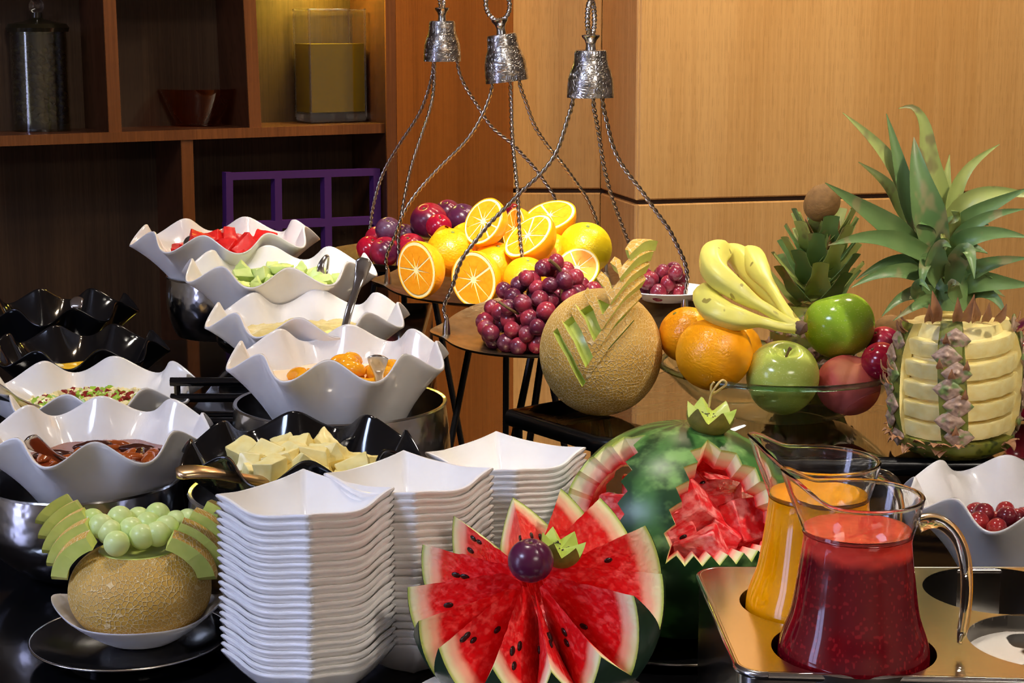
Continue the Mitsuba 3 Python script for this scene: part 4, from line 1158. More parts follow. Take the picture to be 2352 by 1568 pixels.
ph = np.linspace(-np.pi / 2, math.asin(0.90), 30)
sq = lambda t: np.sign(math.cos(t)) * abs(math.cos(t)) ** 0.72
prof = [(0, -lh)] + [(lr * sq(t), lh * math.sin(t)) for t in ph[1:]]
add('rind', place(lathe(prof, 96), lc), 'melon_skin_left', lm, True)
rt, zt_ = prof[-1]
add('flesh', place(lathe([(rt, zt_), (rt * 0.985, zt_ + 0.001), (rt * 0.80, zt_ - 0.002), (rt * 0.5, zt_ - 0.006), (0, zt_ - 0.008)], 96), lc), 'melon_flesh', lm, 40)
def wing(sgn, k):
    y0 = -0.036 + 0.0172 * k
    th_ = 0.0155
    rho0 = lr * 1.00
    a1 = (1.48, 1.42, 1.36, 1.26, 1.12)[k]
    poly_ = Polygon([(0.42, 0.0), (0.95, -0.0005), (a1, 0.003), (a1 + 0.10, th_ * 0.55), (a1 + 0.02, th_ * 0.9), (0.95, th_), (0.42, th_)])
    def fn(xy, d):
        psi = xy[:, 0]; y = y0 + xy[:, 1]
        rr = np.sqrt(np.maximum(rho0 ** 2 - (y * 0.8) ** 2, 1e-6)) - d
        dep = 1.0
        return np.stack([sgn * rr * np.sin(psi) * 1.02, y, rr * 0.80 * np.cos(psi)], 1)
    sk, fl = chart_shell(poly_, 0.016, fn, 0.012)
    sh = lc + np.array([sgn * (0.009 + 0.0082 * k), -0.008 + 0.006 * k, 0.018 + 0.0050 * k])
    Rw = rot([0, 0, 1], sgn * (10 - 7 * k))
    kk = add('slice', place(fl, sh, Rw), 'melon_flesh', lm, 40)
    scene[kk + '__rind'] = mikit.ply(place(sk, sh, Rw), 'melon_skin_left', smooth=True)
for sgn in (-1, 1):
    for k in range(5): wing(sgn, k)
for i, (u, v, dy) in enumerate(((275, 1190, 0.010), (232, 1208, -0.008), (362, 1182, 0.020), (340, 1204, 0.004), (383, 1212, -0.004), (268, 1248, -0.034), (302, 1216, -0.006), (326, 1232, -0.022), (212, 1196, 0.012), (404, 1200, 0.018), (432, 1196, 0.024), (318, 1192, 0.026), (252, 1222, -0.012), (362, 1226, -0.016))):
    solo('melon_ball', place(ball(0.0122), P(u, v, lc[1] + dy)), 'melon_ball', 'pale green melon ball heaped in the middle of the winged melon, ' + where((u - 322) / 2395.0, dy, 1205 - v, (0, 0), 0.03, 0), 'fruit', 'melon balls in the carved melon', smooth=True)

# --- glass bowl of fruit
gb = P(1795, 836, 2.19)
gR = 277 / ppm(2.19, gb[2])
HB = gb[2] - SZ
fb = thing('glass_bowl', 'wide greenish glass bowl of oranges, apples and bananas on the glass stand', 'bowl')
prof = [(0.0, 0.002)] + [(gR * (0.30 + 0.70 * s ** 0.75), 0.002 + (HB - 0.002) * s ** 1.55) for s in np.linspace(0, 1, 24)]
add('glass', place(lathe(prof, 96), (gb[0], gb[1], SZ)), 'green_glass', fb, True)
q = np.linspace(0, 2 * np.pi, 140)
add('rim', sweep(np.stack([gb[0] + gR * np.cos(q), gb[1] + gR * np.sin(q), np.full(140, gb[2])], -1), 0.0036, n=10), 'green_rim', fb, 60)

pr('apple_green', mikit.proc(lambda p, n, uv: mix(mix(CF(C(150, 186, 54)), CF(C(120, 164, 36)), fbm(p.x * 28, p.y * 28, p.z * 18, 3)), CF(C(196, 214, 120)), 0.35 * smoothstep(0.70, 0.85, noise(p.x * 620, p.y * 620, p.z * 620)))), 0.16, specular=0.6)
pr('apple_pale', mikit.proc(lambda p, n, uv: mix(mix(CF(C(196, 206, 104)), CF(C(168, 190, 76)), fbm(p.x * 28, p.y * 28, p.z * 18, 3)), CF(C(222, 228, 160)), 0.35 * smoothstep(0.70, 0.85, noise(p.x * 620, p.y * 620, p.z * 620)))), 0.16, specular=0.6)
pr('peach_skin', mikit.proc(lambda p, n, uv: mix(CF(C(196, 84, 76)), CF(C(214, 130, 90)), smoothstep(0.45, 0.75, fbm(p.x * 22, p.y * 22, p.z * 22, 4)))), 0.7, sheen=0.6)
pr('kiwi_fuzz', mikit.proc(lambda p, n, uv: mix(CF(C(150, 112, 62)), CF(C(112, 80, 42)), fbm(p.x * 160, p.y * 160, p.z * 160, 3))), 0.8, sheen=0.4, bump=(lambda p, n, uv: 0.0006 * noise(p.x * 700, p.y * 700, p.z * 700), 3e-4))
pr('banana_peel', mikit.proc(lambda p, n, uv: mix(mix(CF(C(232, 222, 112)), CF(C(214, 212, 100)), fbm(p.x * 18, p.y * 18, p.z * 18, 3)), CF(C(120, 96, 40)), 0.7 * smoothstep(0.74, 0.80, fbm(p.x * 90, p.y * 90, p.z * 60, 2)))), 0.32, specular=0.45)
pr('banana_crown', mikit.proc(lambda p, n, uv: mix(CF(C(112, 86, 62)), CF(C(70, 52, 40)), fbm(p.x * 150, p.y * 150, p.z * 150, 3))), 0.7)

def apple(c, r, label, mat, up, stem=True, tall=0.92):
    k = thing('apple', label, 'apple')
    a = np.linspace(-np.pi / 2, np.pi / 2, 40)
    prof = []
    for t in a:
        rr = math.cos(t) ** 0.86 if math.cos(t) > 0 else 0
        z = math.sin(t) * tall
        dim = 0.30 * math.exp(-(rr / 0.26) ** 2) if t > 0 else -0.20 * math.exp(-(rr / 0.24) ** 2)
        prof.append((rr * (1.0 + 0.05 * math.sin(t)), z - dim))
    m = lathe(prof, 80)
    th = np.arctan2(m.vertices[:, 1], m.vertices[:, 0])
    m.vertices[:, :2] *= (1 + 0.018 * np.cos(5 * th) * np.clip(-m.vertices[:, 2], 0, 1))[:, None]
    R = align(up)
    add('skin', place(m, c, R, r), mat, k, True)
    if stem:
        add('stem', place(sweep(spline([(0, 0, 0.58), (0.03, 0, 0.80), (0.10, 0.02, 1.0)], 14), [0.05] * 3 + [0.035] * 8 + [0.05] * 3, n=8), c, R, r), 'stem_brown', k, 60)
    return k
orange(P(1640, 812, 2.105), pxr(88, 2.105, 1.08), 'bright whole orange at the front left of the glass bowl', up=(-0.2, 0.2, 1), seed=3)
orange(P(1578, 768, 2.20), pxr(66, 2.20, 1.09), 'whole orange at the left rim of the glass bowl beside the melon', up=(-0.6, -0.1, 1), seed=4)
orange(P(1690, 800, 2.26), pxr(60, 2.26, 1.07), 'shaded orange deep under the bananas in the glass bowl', seed=6)
apple(P(1797, 868, 2.10), pxr(83, 2.10, 1.06), 'pale green apple with its stem up at the front of the glass bowl', 'apple_pale', (0.05, -0.42, 1), tall=1.0)
apple(P(1928, 748, 2.16), pxr(81, 2.16, 1.10), 'bright green apple on top of the peach in the glass bowl', 'apple_green', (-0.25, 0.12, 1), False)
pk = thing('peach', 'fuzzy red peach under the green apple in the glass bowl', 'peach')
pm = ball(1, 1, 0.93, 4); v = pm.vertices; az = np.arctan2(v[:, 1], v[:, 0]); dd = np.hypot(v[:, 0], v[:, 1])
v = v * (1 - 0.06 * np.exp(-((az + 1.9) / 0.16) ** 2) * np.clip(dd * 1.4, 0, 1))[:, None]; v[:, 2] -= np.where(v[:, 2] > 0, 0.16 * np.exp(-(dd / 0.25) ** 2), 0); pm.vertices = v
add('skin', place(pm, P(1948, 884, 2.12), align((0.2, -0.2, 1)), pxr(74, 2.12, 1.05)), 'peach_skin', pk, True)
plum(P(2022, 828, 2.10), pxr(44, 2.10, 1.06), 'glossy red plum between the peach and the pineapple', 'plum_red', up=(-0.6, -0.3, 0.8))
plum(P(2028, 788, 2.16), pxr(40, 2.16, 1.08), 'dark red plum behind the glossy plum left of the pineapple', 'plum_skin', up=(-0.6, -0.3, 0.8))
plum(P(2352, 826, 2.20), pxr(52, 2.20, 1.06), 'red plum right of the carved pineapple at the frame edge', 'plum_red')
plum(P(2376, 772, 2.30), pxr(50, 2.30, 1.06), 'dark plum right of the carved pineapple, upper one', 'plum_skin')
plum(P(2354, 922, 2.16), pxr(46, 2.16, 1.03), 'dark red plum low at the right frame edge', 'plum_skin')
plum(P(2412, 905, 2.225), pxr(52, 2.225, 1.03), 'dark red plum at the bottom of the heap, right of the low one', 'plum_skin')
plum(P(2400, 880, 2.325), pxr(54, 2.325, 1.03), 'red plum at the back bottom of the heap right of the pineapple', 'plum_red')
def kiwi(c, r, label, up):
    k = thing('kiwi', label, 'kiwi')
    add('skin', place(wobble(ball(1, 1, 1.16, 4), 0.012, 3), c, align(up), r), 'kiwi_fuzz', k, True)
    add('stem_end', place(ball(0.16, 0.16, 0.06, 2), np.asarray(c) + align(up) @ np.array([0, 0, 1.14 * r]), align(up), r), 'stem_brown', k, True)
kiwi(P(2042, 758, 2.24), pxr(34, 2.24, 1.09), 'brown kiwi behind the red plums left of the pineapple', (0.8, 0.1, 0.4))
kiwi(P(1888, 466, 2.262), pxr(40, 2.27, 1.25), 'brown kiwi sitting on top of the trimmed pineapple crown', (0.5, -0.4, 0.8))

# bananas: five-sided section, thin neck into a common crown
def banana(parent, pix, rads, flat=0.93):
    n_ = 44
    p = spline([P(*q) for q in pix], n_)
    ra = np.interp(np.linspace(0, 1, n_), np.linspace(0, 1, len(rads)), rads) / ppm(2.15, 1.12)
    t, a, b = frames(p, (0, -1, 0.3))
    ang = np.linspace(0, 2 * np.pi, 30, endpoint=False)
    pr5 = 1 - 0.085 * (1 - np.abs(np.cos(2.5 * (ang + 0.3)))) ** 0.9
    pr5 = np.abs(np.cos(np.pi / 5)) / np.cos((ang + 0.3) % (2 * np.pi / 5) - np.pi / 5); pr5 = 0.55 * pr5 + 0.45
    ring = p[:, None] + ra[:, None, None] * (a[:, None] * (pr5 * np.cos(ang))[None, :, None] + b[:, None] * (pr5 * np.sin(ang))[None, :, None] * flat)
    ring = np.concatenate([np.repeat(p[:1, None], 30, 1), ring, np.repeat(p[-1:, None], 30, 1)])
    m = grid(ring, cv=True); m.merge_vertices(); m.update_faces(m.nondegenerate_faces())
    if m.volume < 0: m.invert()
    return add('banana', m, 'banana_peel', parent, 40)
bk = thing('banana_bunch', 'bunch of four yellow bananas lying over the oranges in the glass bowl', 'bananas')
cr = (1833, 752, 2.085)
banana(bk, [(1630, 660, 2.16), (1626, 690, 2.12), (1655, 718, 2.09), (1700, 732, 2.08), (1745, 738, 2.08), (1785, 748, 2.08), cr], [8, 34, 37, 37, 31, 15, 13, 16])
banana(bk, [(1676, 572, 2.20), (1638, 592, 2.15), (1645, 625, 2.12), (1685, 660, 2.10), (1730, 692, 2.09), (1765, 712, 2.085), (1800, 735, 2.085), cr], [8, 32, 36, 36, 33, 26, 15, 14, 16])
banana(bk, [(1722, 578, 2.24), (1732, 600, 2.19), (1752, 638, 2.15), (1775, 668, 2.12), (1795, 700, 2.10), (1815, 728, 2.09), cr], [8, 30, 33, 30, 19, 13, 13, 15])
banana(bk, [(1650, 572, 2.26), (1690, 585, 2.22), (1722, 625, 2.18), (1755, 670, 2.14), (1800, 722, 2.10), cr], [8, 30, 32, 24, 13, 13])
cp = spline([P(1822, 745, 2.088), P(1838, 752, 2.082), P(1853, 760, 2.078)], 14)
add('crown', wobble(sweep(cp, np.array([14] * 5 + [16] * 6 + [12, 8, 3]) / ppm(2.1, 1.1), n=10, power=0.7), 0.0012, 160), 'banana_crown', bk, 40)

# --- pineapples
pr('leaf_green', mikit.proc(lambda p, n, uv: mix(mix(CF(C(78, 114, 62)), CF(C(116, 140, 82)), fbm(p.x * 40, p.y * 40, p.z * 14, 3)), CF(C(140, 128, 88)), 0.7 * smoothstep(0.58, 0.72, fbm(p.x * 55 + 3, p.y * 55, p.z * 30, 3)))), 0.36, specular=0.5)
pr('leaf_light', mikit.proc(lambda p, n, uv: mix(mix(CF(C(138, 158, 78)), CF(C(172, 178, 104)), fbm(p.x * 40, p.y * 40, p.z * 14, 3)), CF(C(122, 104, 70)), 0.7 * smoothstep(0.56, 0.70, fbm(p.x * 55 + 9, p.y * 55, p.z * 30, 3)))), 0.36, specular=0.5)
pr('leaf_dry', mikit.proc(lambda p, n, uv: mix(CF(C(200, 150, 104)), CF(C(142, 92, 58)), fbm(p.x * 90, p.y * 90, p.z * 40, 3))), 0.6)
pr('pine_skin', mikit.proc(lambda p, n, uv: mix(mix(CF(C(104, 124, 40)), CF(C(128, 112, 48)), fbm(p.x * 60, p.y * 60, p.z * 60, 3)), CF(C(60, 70, 30)), smoothstep(0.5, 0.8, fbm(p.x * 120, p.y * 120, p.z * 120, 2)))), 0.5)
pr('pine_eye', mikit.proc(lambda p, n, uv: mix(mix(CF(C(196, 164, 142)), CF(C(120, 96, 70)), fbm(p.x * 210, p.y * 210, p.z * 210, 3)), CF(C(112, 132, 72)), smoothstep(0.50, 0.68, fbm(p.x * 90 + 4, p.y * 90, p.z * 90, 3)))), 0.45)
def leaf(path, w, nrm, blunt=0.0, n_=26, fold=0.35, base=0.72):
    """A channelled leaf along the path; nrm: the side it turns its hollow to."""
    p = spline(path, n_)
    q = np.linspace(0, 1, n_)
    prof = base + (1 - base) * np.sin(np.clip(q / 0.45, 0, 1) * np.pi / 2)
    tip = np.clip((1 - q) / 0.62, 0, 1) ** 0.85
    ww = w * prof * np.maximum(tip, blunt if blunt else 0.0)
    ww = np.maximum(ww, 0.0004)
    t = np.gradient(p, axis=0); t /= np.linalg.norm(t, axis=1, keepdims=True)
    s = np.cross(t, np.asarray(nrm, float)); s /= np.linalg.norm(s, axis=1, keepdims=True) + 1e-9
    h = np.cross(s, t)
    rows = []
    for x in (-1, -0.55, 0, 0.55, 1):
        rows.append(p + s * (ww * x)[:, None] + h * (ww * fold * x * x)[:, None])
    top = np.array(rows)
    m = grid(np.concatenate([top, (top - h * 0.0007)[::-1]]), cu=True)
    return m
PB = np.array(P(2190, 690, 2.00))
def crown_leaf(parent, pix, wpx, mat, nrm=(0, -1, 0.25), **kw):
    s = 1.15 / ppm(2.0, 1.2)
    add('leaf', leaf([P(*q) for q in pix], wpx * s, nrm, **kw), mat, parent, 60)

pa = thing('carved_pineapple', 'large pineapple carved into windows of yellow slices, with a tall green crown', 'pineapple')
Y0 = 2.00
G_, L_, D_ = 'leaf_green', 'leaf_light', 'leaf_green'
Lv = [([(2112, 540, Y0 + .01), (2074, 420, Y0 + .0), (2005, 322, Y0 - .005), (1936, 259, Y0 - .01)], 19, L_, {}),
      ([(2120, 560, Y0 - .01), (2090, 470, Y0 - .015), (2055, 334, Y0 - .01), (2036, 261, Y0 - .005)], 20, G_, {}),
      ([(2165, 560, Y0 + .03), (2150, 450, Y0 + .03), (2131, 353, Y0 + .03), (2112, 262, Y0 + .03), (2096, 246, Y0 + .03), (2064, 249, Y0 + .03)], 27, L_, {'base': 0.9}),
      ([(2150, 580, Y0 - .03), (2128, 480, Y0 - .04), (2110, 400, Y0 - .035), (2099, 315, Y0 - .02)], 34, G_, {'base': 0.8}),
      ([(2110, 545, Y0), (2080, 490, Y0 + .01), (2036, 422, Y0 + .01), (1972, 372, Y0 + .01)], 17, L_, {}),
      ([(2120, 590, Y0 - .02), (2055, 530, Y0 - .05), (1978, 475, Y0 - .07), (1896, 420, Y0 - .09)], 25, G_, {}),
      ([(2168, 520, Y0 + .05), (2170, 450, Y0 + .06), (2181, 355, Y0 + .07)], 15, L_, {}),
      ([(2181, 530, Y0 + .02), (2196, 437, Y0 + .02), (2227, 384, Y0 + .02), (2296, 331, Y0 + .02)], 15, L_, {}),
      ([(2165, 545, Y0), (2190, 490, Y0 - .01), (2246, 449, Y0 - .02), (2353, 447, Y0 - .03), (2400, 455, Y0 - .03)], 17, L_, {}),
      ([(2170, 570, Y0 - .01), (2215, 510, Y0 - .03), (2284, 468, Y0 - .04), (2365, 430, Y0 - .05)], 20, D_, {}),
      ([(2150, 600, Y0 - .03), (2055, 553, Y0 - .06), (1978, 546, Y0 - .08), (1902, 563, Y0 - .10)], 20, G_, {}),
      ([(2150, 645, Y0 - .02), (2074, 622, Y0 - .05), (2016, 630, Y0 - .06), (1955, 660, Y0 - .07)], 17, D_, {}),
      ([(2140, 625, Y0), (2090, 602, Y0 - .01), (2036, 604, Y0 - .02), (1966, 642, Y0 - .03)], 15, D_, {}),
      ([(2150, 680, Y0 - .02), (2100, 672, Y0 - .05), (2066, 686, Y0 - .06), (2026, 726, Y0 - .07)], 16, D_, {}),
      ([(2150, 690, Y0 - .03), (2118, 694, Y0 - .06), (2090, 710, Y0 - .07), (2052, 736, Y0 - .08)], 12, D_, {}),
      ([(2180, 585, Y0 - .02), (2220, 548, Y0 - .05), (2284, 535, Y0 - .06), (2365, 546, Y0 - .07)], 19, G_, {}),
      ([(2176, 600, Y0 - .02), (2210, 540, Y0 - .04), (2265, 500, Y0 - .05), (2355, 480, Y0 - .06)], 17, D_, {}),
      ([(2200, 650, Y0), (2240, 618, Y0 - .03), (2296, 600, Y0 - .04), (2365, 592, Y0 - .05)], 18, G_, {}),
      ([(2200, 665, Y0 - .01), (2240, 648, Y0 - .03), (2303, 650, Y0 - .04), (2375, 655, Y0 - .05)], 21, D_, {}),
      ([(2160, 640, Y0 - .05), (2150, 590, Y0 - .07), (2166, 560, Y0 - .08), (2185, 568, Y0 - .09)], 26, D_, {'base': 0.9}),
      ([(2186, 650, Y0 - .05), (2202, 590, Y0 - .07), (2222, 576, Y0 - .09), (2238, 640, Y0 - .11)], 22, G_, {}),
      ([(2120, 690, Y0 - .05), (2104, 660, Y0 - .07), (2114, 648, Y0 - .08), (2136, 668, Y0 - .09)], 14, D_, {}),
      ([(2200, 690, Y0 - .05), (2185, 660, Y0 - .06), (2196, 650, Y0 - .08), (2210, 656, Y0 - .08)], 15, G_, {}),
      ([(2145, 640, Y0 - .04), (2128, 600, Y0 - .06), (2120, 620, Y0 - .075), (2118, 668, Y0 - .08)], 17, D_, {}),
      ([(2220, 680, Y0), (2262, 672, Y0 - .03), (2290, 690, Y0 - .04), (2310, 730, Y0 - .05)], 14, D_, {})]
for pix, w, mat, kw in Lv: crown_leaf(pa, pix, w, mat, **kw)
s2 = 1 / ppm(2.0, 1.2)
gx = np.random.default_rng(5)
for i in range(24):
    a = i * 2.39996; z0 = 690 - 6.5 * i * 0.9; ln = gx.uniform(60, 125); up_ = 0.15 + 0.030 * i
    du, dy_ = math.cos(a), math.sin(a)
    b0 = (2178 + 12 * du, z0 - 10, Y0 + 0.02 * dy_)
    b1 = (2178 + (18 + 0.45 * ln) * du, z0 - 10 - 0.45 * ln * up_ - 14, Y0 + (0.02 + 0.00022 * ln) * dy_)
    b2 = (2178 + (18 + ln) * du, z0 - ln * up_ + 8, Y0 + (0.02 + 0.0005 * ln) * dy_)
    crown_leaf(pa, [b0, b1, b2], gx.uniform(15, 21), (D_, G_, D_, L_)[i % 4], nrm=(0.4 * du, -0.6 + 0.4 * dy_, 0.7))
core_ = lathe([(0.0, 0), (0.030, 0), (0.026, 0.05), (0.016, 0.10), (0, 0.12)], 24)
add('crown_core', place(core_, P(2180, 705, 2.0)), 'leaf_green', pa, 60)
for i, (u, w, h_) in enumerate(((2196, 12, 55), (2216, 13, 62), (2240, 12, 50), (2262, 11, 42), (2290, 11, 40), (2150, 15, 70), (2130, 10, 40))):
    b = P(u, 738, 1.945); tpt = P(u + (4 if u < 2200 else 10) + 14 * math.sin(i * 2.1), 738 - h_, 1.925)
    add('leaf', leaf([b, (b + tpt) / 2 + [0, -0.003, 0], tpt], w * s2, (0, -1, 0.2), n_=12), 'leaf_dry', pa, 60)
# body
bc_ = P(2192, 872, 2.00)
bR = 143 / ppm(2.0, bc_[2])
zlo, zhi = SZ + 0.004, P(2190, 716, 2.0)[2]
bz = (zlo + zhi) / 2; bh_ = (zhi - zlo) / 2
def brad(z): return bR * (1 - 0.30 * np.abs((z - bz) / bh_) ** 3.0)
add('flesh', place(lathe([(0, zlo + 0.012)] + [(0.84 * brad(z) , z) for z in np.linspace(zlo + 0.012, zhi - 0.01, 16)] + [(0, zhi - 0.008)], 64), (bc_[0], bc_[1], 0)), 'pine_flesh', pa, 40)
for i in range(5):
    z0 = zlo + 0.030 + i * (zhi - zlo - 0.046) / 5
    th_ = (zhi - zlo - 0.046) / 5 * 0.86
    rr = float(brad(z0 + th_ / 2)) * 0.985
    prof = [(0, z0), (rr * 0.93, z0), (rr * 0.975, z0 + th_ * 0.06), (rr * 0.99, z0 + th_ * 0.35), (rr * 1.0, z0 + th_ * 0.86), (rr * 0.985, z0 + th_ * 0.99), (rr * 0.93, z0 + th_), (0, z0 + th_)]
    m = lathe(prof, 96)
    c0 = np.array([0, 0, z0 + th_ / 2])
    v = m.vertices - c0
    th0 = np.arctan2(v[:, 1], v[:, 0]); rad = np.hypot(v[:, 0], v[:, 1])
    v[:, :2] *= (1 + np.where(rad > 0.5 * rr, 0.007 * np.sign(np.sin(19 * th0 + i)) + 0.022 * (meshkit.noise(np.stack([th0 * 9, v[:, 2] * 300, th0 * 0 + i], 1)) - 0.5), 0))[:, None]
    m.vertices = v @ rot([1, 0, 0], 5).T @ rot([0, 1, 0], -4).T + c0
    add('slice', place(m, (bc_[0], bc_[1], 0)), 'pine_flesh', pa, 40)
def skin_strip(a0, a1, slant, z0, z1, w2=None):
    """A strip of skin left standing between the windows, with its eyes."""
    poly_ = Polygon([(a0, z0), (a1, z0), (a1 + slant, z1), (a0 + slant, z1)])
    def fn(xy, d):
        r = brad(xy[:, 1]) * 1.055 - d
        return np.stack([bc_[0] + r * np.cos(xy[:, 0]), bc_[1] + r * np.sin(xy[:, 0]), xy[:, 1]], 1)
    sk, fl = chart_shell(poly_, 0.013, fn, 0.02)
    kk = add('skin_strip', sk, 'pine_skin', pa, 50)
    scene[kk + '__cut_edge'] = mikit.ply(fl, 'pine_flesh', smooth=40)
    gg = np.random.default_rng(int(a0 * 100) % 991)
    dz = 0.0185; row = 0
    z = z0 + dz * 0.5
    e = ball(1, 1, 1, 3); v = e.vertices; L1 = (np.abs(v[:, 0]) + np.abs(v[:, 1]) + 1e-9) / (np.hypot(v[:, 0], v[:, 1]) + 1e-9); v[:, :2] *= (1.18 / L1 ** 0.75)[:, None]; v[:, 2] += (1.1 * np.exp(-((v[:, 0] ** 2 + (v[:, 1] - 0.15) ** 2) / 0.03)) + 0.7 * (meshkit.fbm(v * 4, 2) - 0.5)) * (v[:, 2] > 0); e.vertices = v
    if 'ply' not in EYE_: EYE_['ply'] = mikit.ply(e, None, smooth=True)
    while z < z1 - 0.004:
        sh = slant * (z - z0) / (z1 - z0)
        da = 0.0215 / bR
        a = a0 + sh + (da * 0.5 if row % 2 else da * 0.95)
        while a < a1 + sh - da * 0.25:
            r = float(brad(z)) * 1.055
            nrm = np.array([math.cos(a), math.sin(a), 0.0])
            R = np.stack([np.cross([0, 0, 1.0], nrm), [0, 0, 1.0], nrm], 1)
            k2 = f'{kk}__eye'; i = 1
            while k2 in scene: k2 = f'{kk}__eye_{i:03d}'; i += 1
            M = np.eye(4); M[:3, :3] = R @ np.diag([0.0150, 0.0122, 0.0034]) ; M[:3, 3] = [bc_[0] + r * nrm[0], bc_[1] + r * nrm[1], z]
            scene[k2] = {**EYE_['ply'], 'bsdf': {'type': 'ref', 'id': 'pine_eye'}, 'to_world': T4(M)}
            k3 = k2 + '_bract'
            bp = np.array([bc_[0] + r * nrm[0], bc_[1] + r * nrm[1], z]) + nrm * 0.003
            a += da
        z += dz; row += 1
EYE_ = {}
skin_strip(-1.98, -1.56, -0.16, zlo + 0.022, zhi - 0.002)
skin_strip(-0.42, 0.05, 0.0, zlo + 0.012, zhi - 0.006)
skin_strip(3.05, 3.55, 0.0, zlo + 0.012, zhi - 0.010)
skin_strip(1.1, 1.9, 0.0, zlo + 0.012, zhi - 0.006)
# skin cup and dry bracts at the foot
add('skin_base', place(wobble(lathe([(0, zlo - 0.003), (0.045, zlo - 0.003), (0.068, zlo + 0.010), (0.070, zlo + 0.022), (0.062, zlo + 0.024), (0, zlo + 0.020)], 64), 0.0016, 120), (bc_[0], bc_[1], 0)), 'pine_skin', pa, 60)
gg = np.random.default_rng(31)
for i in range(46):
    a = gg.uniform(0, 6.283); row = i % 3
    r = (0.050, 0.064, 0.073)[row]; z = zlo + (0.004, 0.011, 0.020)[row]
    d = np.array([math.cos(a), math.sin(a), 0]); b = np.array([bc_[0], bc_[1], z]) + d * r * 0.93
    tpt = b + d * 0.014 + [0, 0, gg.uniform(-0.010, 0.006) if z > zlo + 0.006 else 0.001]
    tpt[2] = max(tpt[2], SZ + 0.001); 
    add('bract', leaf([b, (b + tpt) / 2 + d * 0.004 + [0, 0, 0.002], tpt], gg.uniform(0.006, 0.010), d, n_=9), 'leaf_dry', pa, 60)
for i in range(26):
    a = gg.choice([gg.uniform(-2.1, -1.6), gg.uniform(-0.45, 0.1), gg.uniform(3.0, 3.5)]); z = gg.uniform(zlo + 0.03, zhi - 0.005)
    d = np.array([math.cos(a), math.sin(a), 0]); b = np.array([bc_[0], bc_[1], z]) + d * float(brad(z)) * 1.07
    add('bract', leaf([b, b + d * 0.006 + [0, 0, 0.004], b + d * 0.009 + [0, 0, 0.013]], 0.0042, d, n_=8), 'leaf_dry', pa, 60)

# the smaller pineapple behind the bananas
pb_ = thing('pineapple', 'smaller pineapple with a trimmed crown standing behind the bananas and apple', 'pineapple')
c2 = P(1868, 700, 2.28)
br = 0.056
z_lo = SZ + 0.004
h2 = c2[2] - z_lo
add('body', place(lathe([(0, z_lo), (br * 0.7, z_lo), (br, z_lo + 0.3 * h2), (br, z_lo + 0.7 * h2), (br * 0.62, z_lo + h2), (0, z_lo + h2)], 48), (c2[0], c2[1], 0)), 'pine_skin', pb_, 60)
for row in range(5):
    z = z_lo + h2 * (0.30 + 0.14 * row)
    r = br * (1.0 if row < 3 else 0.9 - 0.14 * (row - 3))
    for i in range(15):
        a = 2 * np.pi * (i + 0.5 * (row % 2)) / 15
        nrm = np.array([math.cos(a), math.sin(a), 0.15]); nrm /= np.linalg.norm(nrm)
        x = np.cross([0, 0, 1.0], nrm); x /= np.linalg.norm(x)
        M = np.eye(4); M[:3, :3] = np.stack([x, np.cross(nrm, x), nrm], 1) @ np.diag([0.0112, 0.0092, 0.0045]); M[:3, 3] = [c2[0] + r * nrm[0], c2[1] + r * nrm[1], z]
        add('eye', EYE_['ply'], 'pine_eye', pb_, to_world=T4(M))
topz = P(1880, 535, 2.28)[2]
gg = np.random.default_rng(77)
axis2 = np.array([0.006, 0, 1.0])
NL = 34
for i in range(NL):
    f = i / (NL - 1)
    a = i * 2.39996 + 0.4
    z = c2[2] - 0.006 + (topz - c2[2] + 0.004) * f
    d = np.array([math.cos(a), math.sin(a), 0])
    r0 = 0.024 * (1 - 0.35 * f)
    L = 0.060 * (1 - 0.25 * f)
    out = 0.030 * (1 - 0.60 * f) + 0.006
    b = np.array([c2[0] + 0.012 * f, c2[1], z]) + d * r0 * 0.5
    p1 = b + d * (r0 * 0.7 + out * 0.35) + [0, 0, L * 0.45]
    p2 = b + d * (r0 * 0.7 + out) + [0, 0, L * (0.86 + 0.1 * f)]
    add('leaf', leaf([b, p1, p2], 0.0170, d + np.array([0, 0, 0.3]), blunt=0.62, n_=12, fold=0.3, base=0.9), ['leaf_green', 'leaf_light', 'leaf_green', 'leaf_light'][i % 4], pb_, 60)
for i in range(9):
    a = i * 0.7 + 0.2; d = np.array([math.cos(a), math.sin(a), 0]); b = np.array([c2[0] + 0.012, c2[1], topz]) + d * 0.014
    add('leaf', leaf([b - [0, 0, 0.02], b + d * 0.008, b + d * 0.020 + [0, 0, 0.020]], 0.009, d, n_=10), 'leaf_dry' if i % 2 else 'leaf_light', pb_, 60)
